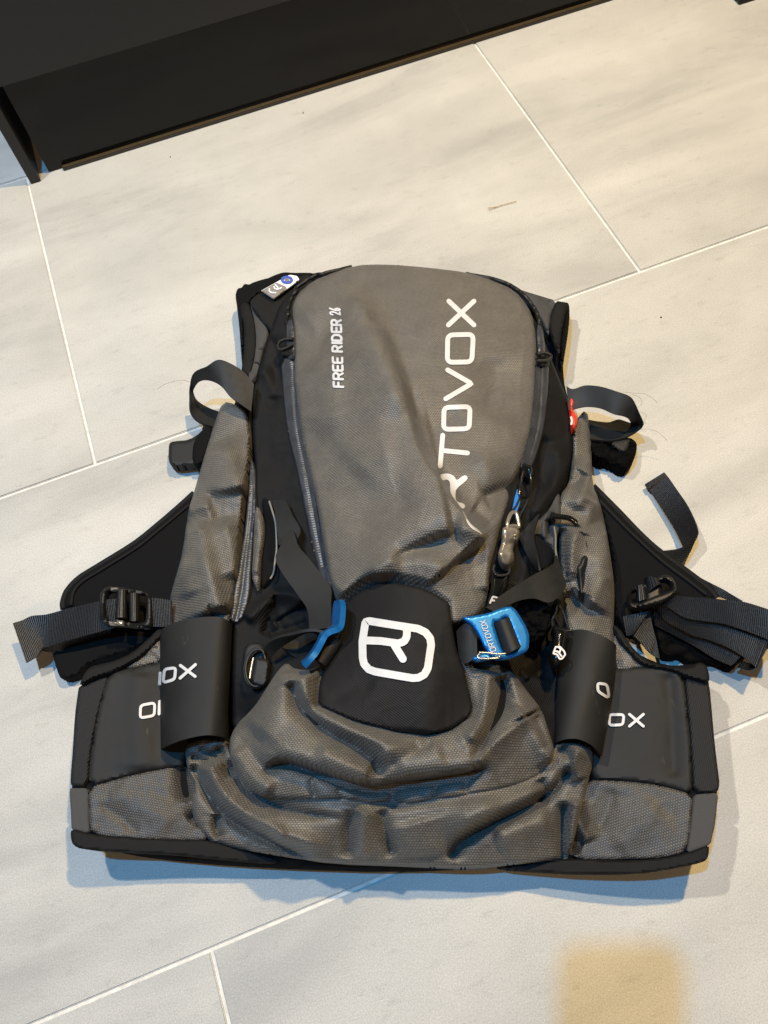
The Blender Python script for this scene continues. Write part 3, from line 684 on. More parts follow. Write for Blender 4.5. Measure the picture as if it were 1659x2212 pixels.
decal("printed_letters", RZ([(285,950),(345,920),(430,910),(510,930),(570,980),(600,1045),(700,965),(760,942),(800,965),(805,1005),(770,1050),(590,1195),(582,1300),(590,1400),(620,1440),(700,1455),(750,1480),(760,1520),(735,1555),(700,1560),(610,1450),(495,1290),(482,1180),(480,1080),(450,1030),(400,1018),(352,1050)]), FRONT, WHITE, front, .0008)
decal("printed_letters", RZ([(705,1575),(745,1650),(795,1740),(855,1830),(925,1890),(1005,1950),(1070,2020),(1078,2048),(1000,1992),(890,1935),(825,1865),(785,1795),(765,1720),(735,1660)]), FRONT, WHITE, front, .0008)
fr = []
for ch, y0, y1 in (('F',1578,1512),('R',1486,1405),('E',1384,1312),('E',1290,1218),('R',1154,1082),('I',1056,1040),('D',1024,946),('E',920,852),('R',836,768),('2',714,668),('6',662,626)):
    xb = 1436 - (1578 - y0) * .036; th_ = 116 if ch not in '26' else 122
    o = D1([(xb - 4, y0 - 5)])[0]; o2 = D1([(xb - 4 - (y0 - y1) * .03 - (10 if ch in '26' else 0), y1 + 5)])[0]; o3 = D1([(xb - th_, y0 - 5 - 4)])[0]
    g = glyph(ch, o, np.subtract(o2, o), np.subtract(o3, o))
    fr += [(a, b, 1.7 if ch in '26' else 2.5) for a, b in g]
strokes("printed_letters", fr, 2.5, FRONT, WHITE, front, .0014)

# -- front zippers and the piping round the top
def band(name, left, right, mat, off, th=.006, groove=None, parent=None, edge=(4, .003), cr=.0006):
    F = [(groove, -.0012, 4, 4, .01, .01)] if groove else ()
    return sheet(name, list(left) + list(right)[::-1], Hn(off, F, cr, 30), mat, parent or pack, sp=2.4, th=th, edge=edge)
band("front_zipper", R1([(262,470),(272,620),(290,800),(340,1000),(388,1250),(430,1440),(470,1580)]), R1([(334,470),(345,640),(362,800),(405,1000),(445,1250),(482,1440),(505,1580)]), ZIP, .005,
     groove=R1([(318,470),(326,640),(340,800),(382,1010),(424,1250),(462,1440)]))
band("front_zipper", R1([(1436,480),(1430,620),(1415,780),(1385,900),(1355,975)]), R1([(1498,480),(1494,620),(1478,780),(1440,920),(1405,1000)]), ZIP, .005,
     groove=R1([(1462,480),(1458,620),(1444,780),(1405,930)]))
def wob(pts, z, seed):
    C = catmull(np.array(pts), 40); n = (np.array([vnoise(np.array([i * .9 + seed]), np.array([seed * 1.0]))[0] for i in range(40)]))
    return [(p[0] + 4 * k, p[1] + 2 * k, float(H(p[0], p[1])[0]) + z + .003 * k) for p, k in zip(C, n)]
def piping(pts, seed):
    w_ = np.array(wob(R1(pts), .003, seed)); e = np.minimum(np.arange(40), np.arange(40)[::-1]) / 8
    w_[:, 2] -= .009 * (1 - np.minimum(e, 1))
    return tube3("top_piping", catmull(world(*w_.T), 110), .0022, PLASTIC, pack)
piping([(318,480),(294,340),(296,240),(325,168),(380,112),(470,76),(590,52)], 2)
piping([(1120,84),(1260,112),(1350,155),(1415,220),(1452,300),(1474,480)], 5)
sheet("zipper_garage", R1([(286,300),(322,290),(330,440),(322,480),(290,478)]), Hn(.009, (), .001, 20), ZIP, pack, sp=4, th=.006, edge=(4, .003))
sheet("zipper_garage", R1([(1440,310),(1468,330),(1484,440),(1470,455),(1446,450)]), Hn(.009, (), .001, 20), ZIP, pack, sp=4, th=.006, edge=(4, .003))
def cordloop(name, pts, off, r=.0011, mat=None, zlift=.004, parent=None):
    n = len(pts)
    return tube(name, [(p[0], p[1], float(H(p[0], p[1])[0]) + off + (p[2] if len(p) > 2 else 0)) for p in pts], r, mat or CORDK, parent or pack)
cordloop("zipper_loop", D1([(830,1000),(760,1000),(680,1025),(650,1075),(670,1125),(740,1110),(830,1060)]), .012, .0016)
cordloop("zipper_loop", D2([(510,668),(570,658),(625,672),(640,695),(615,720),(560,728),(510,728)]), .012, .0016)
sheet("zipper_slider", D1([(680,1120),(760,1110),(840,1090),(845,1200),(760,1215),(690,1190)]), Hn(.010), PLASTIC, pack, sp=4, th=.006, edge=(5, .004))
sheet("zipper_slider", D2([(512,725),(600,725),(630,740),(625,775),(515,780)]), Hn(.010), PLASTIC, pack, sp=4, th=.006, edge=(5, .004))
# label sewn into the top edge
cet = D1([(450,415),(790,225),(880,240),(905,285),(595,512)])
lab = sheet("sewn_label", cet, const(.066, .00002, 0, 600, 610), TAGW, pack, sp=4, th=.0012, edge=(2, .0006), rnd=0)
lz = const(.066, .00002, 0, 600, 610)
sheet("label_field", D1([(456,415),(632,318),(690,345),(735,360),(760,395),(597,508)]), lambda u, v: lz(u, v) + .0006, TAGG, lab, sp=4, th=.0005, edge=(1, .0001), rnd=0)
strokes("label_print", [(D1([(545,395),(545,425),(575,440),(620,440)]), 0), (D1([(600,370),(612,392),(650,398),(690,380)]), 0), (D1([(615,345),(640,368),(650,392)]), 0)], 1.4, lambda u, v: lz(u, v) + .0008, TAGW, lab, .0006)
strokes("label_emblem", [([(p[0], p[1]) for p in D1([(755 + 62 * math.cos(a), 285 + 34 * math.sin(a)) for a in np.linspace(0, 2 * math.pi, 9)[:-1]])], 1)], 2.8, lz, TAGB, lab, .0012)
strokes("label_emblem", [([(p[0], p[1]) for p in D1([(755 + 20 * math.cos(a), 285 + 12 * math.sin(a)) for a in np.linspace(0, 2 * math.pi, 9)[:-1]])], 1)], 1.6, lz, TAGG, lab, .0012)

# -- hip belt wings
zfl = const(.045, -.000085, 0, 400, 1500)                     # rises to the outer end
zfr = const(.045, .000085, 0, 1300, 1500)
def add(f, dz, F=(), cr=0, sc=50, seed=0):
    return lambda u, v: f(u, v) + dz + (folds(u, v, F) if len(F) else 0) + (crumple(np.asarray(u).ravel(), np.asarray(v).ravel(), sc, cr, seed) if cr else 0)
sheet("hip_belt_wing", L5([(140,590),(200,470),(380,420),(560,340),(690,200),(950,300),(1000,1400),(1000,1650),(500,1660),(85,1640),(80,1300),(100,900)]), add(zfl, -.004), BLACK_DEEP, pack, sp=10, th=.016, edge=(10, .006))
sheet("belt_mesh", L5([(132,590),(330,508),(345,520),(300,660),(250,860),(212,1060),(196,1296),(76,1292),(72,1230),(88,1050),(102,800),(122,650)]), add(zfl, .002), MESH, pack, sp=5, th=.008, edge=(6, .003))
nl = sheet("belt_panel", L5([(340,505),(500,468),(690,425),(900,400),(900,1150),(700,1168),(400,1232),(196,1294),(210,1080),(245,870),(288,660)]), add(zfl, .005, [(L5([(560,480),(545,800),(560,1200)]), .002, 30, 30, .1, .1)], .0008, 90), NEO, pack, sp=6, th=.008, edge=(5, .003))
NLf = add(zfl, .005, [(L5([(560,480),(545,800),(560,1200)]), .002, 30, 30, .1, .1)], .0008, 90)
strokes("printed_letters", [(rrect(L5([(557,728),(655,710),(652,798),(554,816)]), .25), 1), (L5([(688,702),(684,788)]), 0), (L5([(688,702),(740,690)]), 0)], 3.0, NLf, WHITE, nl, .0016)
sheet("belt_lining", L5([(355,500),(450,458),(560,388),(640,308),(700,250),(720,420),(690,430),(500,472)]), add(zfl, .003, (), .003, 16), GREY_SIDE, pack, sp=4, th=.006, edge=(4, .003))
sheet("belt_binding", L5([(134,592),(150,545),(168,510),(205,462),(290,440),(370,422),(500,368),(620,258),(690,190),(720,230),(640,315),(560,395),(440,462),(355,505),(250,535)]), add(zfl, .010, (), .0005, 40), BIND, pack, sp=4.5, th=.012, edge=(5, .0035))
sheet("belt_base_panel", L5([(195,1290),(400,1232),(700,1168),(870,1135),(960,1250),(1000,1400),(1060,1660),(800,1662),(500,1648),(218,1626),(203,1500)]),
      add(zfl, .003, [(L5([(250,1400),(420,1500),(560,1640)]), -.0016, 14, 14, .2, .2), (L5([(330,1290),(560,1420),(800,1600)]), .0016, 30, 30, .2, .2), (L5([(850,1150),(860,1300),(890,1400)]), -.006, 14, 14, .1, .2), (L5([(880,1520),(930,1490),(990,1560)]), -.006, 8, 8, .1, .1)], .0012, 60, 2), GREY_BELT, pack, sp=4.5, th=.010, edge=(4, .0018), uvrot=.2)
sheet("belt_tab", L5([(70,1300),(192,1300),(198,1450),(204,1612),(80,1592),(74,1450),(66,1340)]), add(zfl, .003), GREY_PLAIN, pack, sp=4, th=.008, edge=(2, .001), ck=.1)
sheet("bottom_binding", L5([(75,1575),(210,1618),(500,1643),(800,1656),(1030,1655),(1300,1735),(1500,1780),(1500,1830),(1100,1795),(800,1760),(400,1740),(150,1724),(90,1695),(74,1650)]), add(zfl, .006, (), .0004, 60), BIND, pack, sp=4.5, th=.016, edge=(5, .0035))
# right wing
sheet("hip_belt_wing", L6([(600,200),(760,240),(840,360),(1060,460),(1290,440),(1340,450),(1365,600),(1400,1000),(1425,1300),(1390,1560),(1350,1690),(1340,1790),(1000,1840),(500,1850),(380,1700),(520,1000)]), add(zfr, -.004), BLACK_DEEP, pack, sp=10, th=.016, edge=(10, .006))
sheet("belt_mesh", L6([(1190,522),(1280,545),(1362,570),(1376,700),(1402,1000),(1427,1200),(1436,1270),(1422,1335),(1250,1338),(1242,1150),(1226,900),(1205,700)]), add(zfr, .002), MESH, pack, sp=5, th=.008, edge=(6, .003))
nr = sheet("belt_panel", L6([(640,480),(820,470),(950,462),(1060,470),(1182,510),(1205,700),(1230,950),(1246,1200),(1246,1342),(1100,1296),(900,1256),(700,1244),(520,1236),(560,900)]), add(zfr, .005, [(L6([(1080,480),(1100,800),(1120,1250)]), -.0022, 20, 20, .1, .1)], .0008, 90), NEO, pack, sp=6, th=.009, edge=(5, .003))
strokes("printed_letters", [(rrect(L6([(674,792),(774,792),(766,862),(672,866)]), .25), 1), (L6([(812,790),(908,872)]), 0), (L6([(908,790),(812,872)]), 0)], 3.0, add(zfr, .005), WHITE, nr, .0022)
sheet("belt_lining", L6([(690,210),(760,270),(800,345),(880,432),(955,466),(820,476),(700,500)]), add(zfr, .003, (), .002, 20), GREY_SIDE, pack, sp=4, th=.006, edge=(4, .003))
sheet("belt_binding", L6([(690,170),(740,190),(790,270),(850,350),(940,425),(1060,455),(1180,470),(1245,462),(1262,440),(1300,430),(1340,445),(1362,500),(1366,575),(1280,552),(1188,525),(1120,490),(960,466),(880,436),(800,350),(735,280)]), add(zfr, .010, (), .0005, 40), BIND, pack, sp=4.5, th=.012, edge=(5, .0035))
sheet("belt_base_panel", L6([(520,1238),(700,1247),(900,1260),(1100,1300),(1248,1346),(1240,1500),(1212,1742),(1050,1782),(800,1792),(400,1792),(380,1650),(440,1400)]),
      add(zfr, .003, [(L6([(440,1400),(470,1550),(520,1680)]), .006, 14, 14, .1, .1), (L6([(700,1290),(640,1500),(560,1600)]), -.0018, 18, 18, .2, .2), (L6([(500,1680),(440,1660),(400,1760)]), -.006, 10, 10, .1, .1), (L6([(1050,1420),(900,1560),(700,1740)]), .0018, 34, 34, .2, .2)], .0010, 80, 6), GREY_BELT, pack, sp=4.5, th=.010, edge=(4, .0018), uvrot=-.2)
sheet("belt_tab", L6([(1256,1346),(1426,1332),(1404,1550),(1372,1692),(1208,1748),(1236,1550)]), add(zfr, .003), GREY_PLAIN, pack, sp=4, th=.008, edge=(2, .001), ck=.1)
sheet("bottom_binding", L6([(-100,1830),(0,1835),(380,1785),(700,1803),(1000,1792),(1200,1752),(1362,1690),(1362,1745),(1352,1785),(1328,1812),(1150,1852),(900,1892),(500,1897),(200,1882),(-100,1860)]), add(zfr, .006, (), .0004, 60), BIND, pack, sp=4.5, th=.016, edge=(5, .0035))

# -- lower tier of grey cloth
LWf = [(R4([(110,1330),(300,1350),(600,1342),(800,1350),(1060,1328),(1300,1285)]), .0060, 40, 16, .1, .1),
       (R4([(-75,1100),(-25,1230),(60,1325),(200,1412),(350,1475),(520,1510)]), .0130, 26, 22, .06, .2),
       (R4([(-150,1120),(-95,1230),(-5,1350),(100,1425),(220,1488),(420,1570)]), -.0130, 13, 14, .05, .1),
       (R4([(15,1090),(85,1215),(180,1292),(300,1338),(480,1368),(600,1385)]), -.0110, 12, 13, .08, .3),
       (R4([(600,1330),(572,1430),(580,1565)]), -.0080, 14, 14, .1, .15), (R4([(660,1335),(640,1430),(640,1565)]), .0080, 20, 20, .1, .15), (R4([(728,1330),(742,1430),(782,1560)]), -.0085, 14, 14, .1, .15), (R4([(900,1360),(920,1450),(930,1560)]), .0060, 60, 60, .2, .2),
       (R4([(1660,1030),(1565,1165),(1445,1250),(1280,1320),(1120,1385),(1000,1470)]), .0115, 28, 22, .06, .2),
       (R4([(1040,1575),(1090,1490),(1200,1418),(1350,1350),(1490,1268),(1610,1130)]), -.0140, 14, 14, .08, .08),
       (R4([(1455,1190),(1480,1250),(1440,1310)]), -.0080, 12, 12, .1, .2),
       (R4([(1575,1290),(1560,1440),(1572,1575)]), -.0140, 13, 13, .15, .1), (R4([(1625,1270),(1605,1440),(1615,1570)]), .0110, 18, 18, .15, .1),
       (R4([(1240,1480),(1380,1420),(1520,1370)]), .0080, 34, 34, .2, .2), (R4([(300,1440),(200,1500),(100,1490)]), .0050, 26, 26, .2, .2),
       (L5([(1100,1000),(1130,1110),(1190,1240)]), -.008, 10, 12, .1, .1), (L5([(900,1080),(1020,1110),(1100,1080)]), -.006, 9, 9, .1, .1), (L5([(960,1020),(1040,1060),(1110,1020)]), -.005, 8, 8, .1, .1),
       (L5([(1090,1480),(1080,1570),(1110,1650)]), -.008, 10, 10, .1, .1), (L6([(330,1010),(400,1100),(380,1250)]), -.008, 12, 12, .1, .1), (L6([(460,1000),(430,1120),(470,1250)]), .008, 16, 16, .1, .1)]
LWf = [(a, b * 1.15, c * .86, d * .86, e, f) for a, b, c, d, e, f in LWf]
LOWZ = Hn(.0, LWf, .0018, 100, 7)
lower = sheet("lower_panel", L5([(862,990),(940,950),(1000,940),(1150,955),(1170,1040)]) + [(520,1660),(600,1660),(850,1690),(1090,1650),(1180,1640)] + L6([(290,1000),(380,950),(480,970),(555,1030),(562,1130),(530,1240),(475,1450),(432,1650),(385,1782)]) + R4([(1580,1562),(1300,1592),(1150,1606),(1000,1602),(760,1592),(500,1582),(250,1548)]) + L5([(1070,1692),(965,1605),(920,1505),(905,1400),(940,1300),(905,1220),(872,1132)]),
      LOWZ, GREY, pack, sp=4.2, th=.03, edge=(12, .013), bottom=False, uvrot=.05)

# -- upper bulge
BUf = [(R4([(345,690),(385,800),(450,875),(540,920),(640,975),(735,1045),(785,1130)]), .0120, 24, 50, .08, .12),
       (R4([(300,735),(340,840),(400,915),(500,990),(600,1045),(690,1115),(738,1190)]), -.0135, 15, 15, .06, .08),
       (R4([(275,690),(280,780),(225,900),(140,1010)]), .0130, 44, 40, .05, .2),
       (R4([(420,1040),(560,1110),(680,1165)]), .0070, 30, 30, .2, .1),
       (R4([(160,1140),(255,1082),(400,1112),(560,1168),(690,1195),(800,1175),(1000,1150),(1140,1125),(1235,1060)]), .0150, 18, 55, .08, .1),
       (R4([(165,1172),(260,1122),(400,1156),(560,1212),(690,1236),(800,1218),(1000,1192),(1140,1168),(1240,1105)]), -.0150, 13, 13, .08, .1),
       (R4([(1310,690),(1340,780),(1375,850),(1400,900)]), .0110, 26, 34, .05, .05), (R4([(1275,705),(1288,800),(1265,900),(1200,1020),(1140,1105)]), -.0140, 15, 15, .08, .08),
       (R4([(1225,690),(1215,800),(1180,920),(1120,1040)]), .0100, 20, 20, .08, .15),
       (R4([(1400,900),(1330,960),(1240,1030),(1160,1120)]), .0110, 34, 18, .05, .1), (R4([(1398,905),(1450,1000),(1512,1110)]), .0100, 26, 22, .05, .1),
       (R4([(1430,900),(1470,980),(1500,1060)]), -.008, 12, 12, .1, .1),
       (R4([(530,1235),(545,1290)]), -.004, 8, 8, .1, .1), (R4([(785,1235),(770,1300)]), -.006, 9, 9, .1, .1), (R4([(980,1215),(965,1280)]), -.004, 8, 8, .1, .1), (R4([(1120,1200),(1110,1260)]), -.004, 8, 8, .1, .1), (R4([(400,1190),(420,1280)]), -.004, 9, 9, .1, .1),
       (R4([(50,1050),(130,1180),(240,1260)]), .008, 24, 24, .1, .2), (R4([(880,1010),(900,1050),(960,1020)]), -.005, 10, 10, .1, .1), (R4([(1020,1050),(900,1100),(780,1130)]), .006, 34, 34, .2, .2)]
BUf = [(a, b * (1.1 if abs(b) > .0062 else .7), c * .86, d * .86, e, f) for a, b, c, d, e, f in BUf]
BUZ0 = Hn(.010, (), .0016, 110, 11)
def BUZ(u, v):
    """the bag cloth dips where the stiff patch is sewn over it"""
    u = np.asarray(u, float).ravel(); v = np.asarray(v, float).ravel(); p = np.c_[u, v]; O = np.array(PATCH_OUT)
    d, _, _ = seg_dist(p, O, np.roll(O, -1, 0)); k = np.where(inside(p, O), 1, -1) * d
    return BUZ0(u, v) + folds(u, v, BUf) * (1 - sstep((k + 34) / 36)) - .030 * sstep((k - 6) / 30) - .010 * sstep((k + 14) / 18)
sheet("lower_pocket", R4([(290,652),(330,690),(420,690),(500,600),(700,560),(1000,560),(1120,650),(1160,690),(1215,665),(1280,668),(1330,700),(1395,785),(1470,880),(1495,965),(1524,1060),(1512,1125),(1440,1195),(1300,1242),(1060,1284),(960,1290),(870,1318),(800,1305),(760,1302),(660,1314),(600,1292),(350,1290),(200,1285),(100,1240),(40,1140),(18,1030),(50,950),(140,862),(180,800),(250,690)]),
      BUZ, GREY, pack, sp=4.2, th=.03, edge=(13, .014), bottom=False, uvrot=-.05)

# -- black patch with the rounded emblem
PZ = Hn(.0105, [(R4([(1000,620),(960,780),(930,985)]), .0035, 40, 40, .2, .05), (R4([(480,860),(620,760),(700,780)]), -.002, 26, 26, .2, .2)], .0014, 90, 4)
patch = sheet("emblem_patch", R4([(560,384),(600,345),(690,292),(780,288),(900,308),(980,343),(1038,380),(1054,500),(1072,600),(1110,700),(1146,868),(1128,905),(1050,958),(934,990),(800,974),(600,924),(434,852),(440,750),(478,640),(538,520),(556,420)]),
      PZ, PATCH, pack, sp=4.5, th=.02, edge=(4, .004), bottom=False, ck=.10)
_q = lambda pts: LG(pts)
strokes("printed_emblem", [
   (_q([(180,580),(232,240),(300,225),(700,290),(1140,358),(1270,420),(1350,520),(1368,640),(1340,830),(1310,1040),(1250,1150),(1150,1205),(1050,1212),(800,1170),(400,1100),(290,1060),(210,970),(185,860)]), 1),
   (_q([(250,560),(500,570),(800,612),(900,580),(945,500),(950,400),(930,330)]), 0),
   (_q([(720,620),(880,880)]), 0)], 8.3, PZ, WHITE, patch, .0016)

# -- rolled black sleeves over the side panels
def sleeve(name, left, right, top, bot, zbase, h, tilt, mat, parent):
    """half round tube: top and bottom edge curves (photo points), rising h above its edges"""
    n, m = 46, 30
    T = catmull(np.array(top, float)[:, :2], m); B = catmull(np.array(bot, float)[:, :2], m)
    Lc = catmull(np.array(left, float)[:, :2], n); Rc = catmull(np.array(right, float)[:, :2], n)
    s = np.linspace(0, 1, m); t = np.linspace(0, 1, n)
    G = np.empty((n, m, 2))
    for i in range(n):
        a, b = Lc[i], Rc[i]
        base = a * (1 - s)[:, None] + b * s[:, None]
        dT = T - (T[0] * (1 - s)[:, None] + T[-1] * s[:, None]); dB = B - (B[0] * (1 - s)[:, None] + B[-1] * s[:, None])
        G[i] = base + dT * (1 - t[i]) + dB * t[i]
    S = np.broadcast_to(s, (n, m)); Tt = np.broadcast_to(t[:, None], (n, m))
    x = 2 * S - 1
    z = zbase(Tt) + tilt * x + h(Tt) * np.sqrt(np.maximum(0, 1 - np.abs(x) ** 2.2)) + .0012 * vnoise(S * 3 + 2, Tt * 3.3)
    Z = z
    def P(G, Z): return world(G[..., 0].ravel(), G[..., 1].ravel(), np.maximum(Z.ravel(), .001))
    Po = P(G, Z); K = n * m
    ctr = Po.reshape(n, m, 3).mean(1, keepdims=True)
    c3 = ctr.copy(); c3[..., 2] = (zbase(t) - .004)[:, None]
    Pi = (Po.reshape(n, m, 3) + (c3 - Po.reshape(n, m, 3)) * .085).reshape(-1, 3)
    f = []
    for i in range(n - 1):
        for j in range(m - 1):
            a = i * m + j; f += [(a, a + m, a + m + 1, a + 1), (K + a, K + a + 1, K + a + m + 1, K + a + m)]
        a = i * m; f.append((a, K + a, K + a + m, a + m)); a = i * m + m - 1; f.append((a, a + m, K + a + m, K + a))
    for j in range(m - 1):
        f.append((j, j + 1, K + j + 1, K + j)); a = (n - 1) * m + j; f.append((a, K + a, K + a + 1, a + 1))
    Pn = np.vstack([Po, Pi])
    o = link(name, Pn, f, mat, parent, ang=45)
    g2 = G.reshape(-1, 2); zz = Z.ravel()
    def zf(u, v):
        u = np.asarray(u, float).ravel(); v = np.asarray(v, float).ravel()
        d = (u[:, None] - g2[None, :, 0]) ** 2 + (v[:, None] - g2[None, :, 1]) ** 2
        ix = np.argpartition(d, 4, axis=1)[:, :4]; w = 1 / (np.take_along_axis(d, ix, 1) + .5)
        return (zz[ix] * w).sum(1) / w.sum(1)
    return o, zf
sl, slz = sleeve("rolled_sleeve", L5([(690,210),(690,600),(695,1032)]), L5([(1192,162),(1176,500),(1150,952)]),
      L5([(690,210),(770,165),(900,128),(1060,115),(1140,130),(1192,162)]), L5([(695,1032),(770,995),(880,958),(1000,935),(1080,938),(1150,952)]),
      lambda t: .058 + 0 * t, lambda t: .034 + .004 * t, .004, NEO, pack)
strokes("printed_letters", [(L5([(692,505),(688,585)]), 0), (rrect(L5([(722,478),(800,468),(792,548),(712,572)]), .25), 1), (L5([(832,452),(934,528)]), 0), (L5([(936,446),(830,540)]), 0)], 3.2, slz, WHITE, sl, .0018)
sr, srz = sleeve("rolled_sleeve", L6([(375,215),(315,450),(303,700),(290,992)]), L6([(722,312),(716,500),(690,700),(620,1082)]),
      L6([(375,215),(480,203),(560,222),(640,256),(690,285),(722,312)]), L6([(290,992),(330,972),(400,958),(470,965),(560,1010),(620,1082)]),
      lambda t: .058 + 0 * t, lambda t: .036 + .002 * t, .0, NEO, pack)
strokes("printed_letters", [(rrect(L6([(592,574),(658,584),(672,680),(594,632)]), .28), 1)], 3.0, srz, WHITE, sr, .0018)

# -- left compression strap, blue hook seen edge on, ladder ring
def rp(conv, rows):
    """rows of (x1, y1, z1, x2, y2, z2)"""
    return [(conv([(r[0], r[1], r[2])])[0], conv([(r[3], r[4], r[5])])[0]) for r in rows]
ribbon("compression_strap", rp(D4, [(545,-40,.078,690,-40,.086),(570,120,.080,760,120,.089),(595,300,.082,850,290,.091),(610,460,.083,800,430,.091)]), STRAP, pack)
ribbon("compression_strap", rp(D4, [(735,290,.094,775,300,.096),(640,450,.096,830,470,.101),(575,600,.098,930,590,.106),(650,770,.102,1080,780,.112),(800,980,.106,1185,920,.117),(930,1180,.110,1190,1150,.120),(950,1400,.112,1215,1370,.124)]), STRAP, pack, th=.002)
ribbon("compression_strap", rp(D4, [(455,1570,.104,520,1720,.090),(520,1510,.112,580,1625,.098),(620,1465,.120,680,1545,.106),(760,1435,.128,800,1470,.110),(880,1405,.133,890,1425,.112),(1000,1396,.134,980,1412,.113),(1115,1418,.132,1060,1450,.112)]), STRAP, pack, th=.002)
ribbon("compression_strap", rp(D4, [(640,1590,.095,760,1500,.085),(780,1700,.092,880,1570,.085),(880,1760,.092,980,1640,.085)]), STRAP, pack, th=.002)
hk = ribbon("hook_buckle", rp(D4, [(1300,1062,.150,1250,1075,.130),(1318,1120,.152,1236,1130,.132),(1314,1240,.153,1226,1240,.132),(1296,1350,.154,1222,1345,.132),(1255,1388,.155,1205,1368,.132),(1190,1408,.156,1150,1410,.134),(1125,1450,.156,1085,1450,.134),(1075,1540,.156,1045,1540,.134),(1020,1640,.155,985,1640,.134),(950,1725,.153,925,1720,.134),(885,1795,.150,872,1760,.134)]), BLUE, pack, th=.0042, n=90)
tube("webbing_fold", [(p[0], p[1], .132) for p in D4([(1060,1760),(1140,1640),(1240,1490)])], .006, STRAP, pack)
sheet("buckle_tab", D4([(220,1600),(280,1530),(400,1530),(470,1600),(450,1720),(330,1900),(300,2000),(230,1900),(205,1750)]), const(.083), STRAP, pack, sp=4, th=.012, edge=(6, .004))
for k, (rad, dz) in enumerate(((0, 0), (14, .002))):
    tube("ladder_ring", [(p[0], p[1], .090 + dz) for p in D4([(410,1600 + rad),(330,1610 + rad),(255 + rad,1700),(225 + rad,1830),(250 + rad,1960 - rad),(330,2030 - rad),(420,2000 - rad),(460,1830),(450,1680)])], .0012, PLASTIC, pack, n=60, closed=True)
sheet("ladder_keeper", D4([(335,1690),(400,1700),(505,1725),(495,1830),(470,2020),(330,2005),(290,1950),(330,1800)]), const(.098), STRAP, pack, sp=4, th=.010, edge=(6, .005))
tube("ladder_bar", [(p[0], p[1], .096) for p in D4([(325,1700),(300,1820),(285,1930)])], .0008, BRONZE, pack)

# -- right compression strap, velcro, flat blue hook
ribbon("compression_strap", rp(D3, [(545,790,.088,745,570,.092),(580,880,.089,690,790,.098),(640,1000,.090,720,960,.100),(725,1130,.090,750,1130,.098)]), STRAP, pack)
ribbon("compression_strap", rp(D3, [(672,782,.092,735,1130,.088),(760,820,.094,780,1110,.089),(850,895,.097,830,1080,.090),(890,960,.100,860,1060,.092)]), BLACK_DEEP, pack, th=.002)
ribbon("compression_strap", rp(D3, [(890,970,.101,800,1095,.104),(960,1120,.102,760,1130,.112)][:0] + [(905,985,.104,1000,1270,.098),(890,1060,.108,985,1310,.100),(820,1110,.113,930,1390,.106),(720,1155,.117,830,1450,.110),(600,1225,.121,690,1410,.114),(460,1310,.125,540,1430,.120),(330,1400,.128,400,1490,.124),(215,1500,.130,300,1545,.127)]), STRAP, pack, th=.0022, n=60)
sheet("velcro_patch", D3([(470,1450),(540,1408),(620,1400),(720,1408),(840,1465),(860,1560),(830,1700),(800,1800),(720,1840),(640,1860),(560,1700),(480,1560)]), const(.100, cr=.006, sc=14), FUZZ, pack, sp=3.6, th=.012, edge=(9, .008))
ribbon("compression_strap", rp(D3, [(-60,1730,.135,-40,1950,.131),(0,1668,.142,0,2045,.133),(60,1645,.145,60,2030,.136),(120,1690,.143,130,1960,.138),(195,1860,.139,200,1880,.138)][:4]), STRAP, pack, th=.003)
HKZ = const(.150, -.00008, -.00002, 1060, 1350)
hr = sheet("hook_buckle", D3([(-30,1592),(60,1584),(140,1572),(250,1550),(350,1508),(440,1484),(492,1494),(560,1590),(632,1720),(648,1800),(638,1915),(560,1958),(470,1994),(330,2012),(272,1985),(235,1925),(205,1890),(150,1770),(92,1678),(30,1632)]),
      HKZ, BLUE, pack, sp=3.6, th=.0038, edge=(4, .0016), holes=[D3([(286,1632),(350,1636),(400,1590),(436,1590),(470,1680),(548,1885),(470,1930),(420,1955),(380,1930),(330,1780)])])
hy = sheet("hook_nose", D3([(70,2005),(120,1965),(200,1940),(260,1960),(280,2000),(190,2015),(130,2030)]), const(.146), BLUE, pack, sp=3.6, th=.0036, edge=(4, .0016))
ribbon("compression_strap", rp(D3, [(270,1650,.138,385,1940,.138),(320,1640,.147,425,1955,.147),(372,1622,.152,480,1930,.152),(420,1600,.150,535,1895,.150),(452,1590,.139,556,1880,.139)]), STRAP, pack, th=.002)
tube("wire_gate", [(p[0], p[1], .153) for p in D3([(150,1940),(240,1945),(330,1955),(410,1950)])], .0008, STEEL, pack)
tube("wire_gate", [(p[0], p[1], .1525) for p in D3([(160,1945),(135,1975),(150,1998),(250,2000),(340,1990),(352,1975)])], .0008, STEEL, pack)
hl = []
hy0, hy1 = D3([(318,1925)])[0], D3([(205,1612)])[0]
ax = np.subtract(hy1, hy0) / 7.0; upv = np.array(D3([(268,1938)])[0]) - np.array(hy0)
for k, ch in enumerate("ORTOVOX"):
    hl += glyph(ch, np.array(hy0) + ax * (k + .08), ax * .74, upv)
strokes("printed_letters", hl, .8, HKZ, WHITE, hr, .0010)

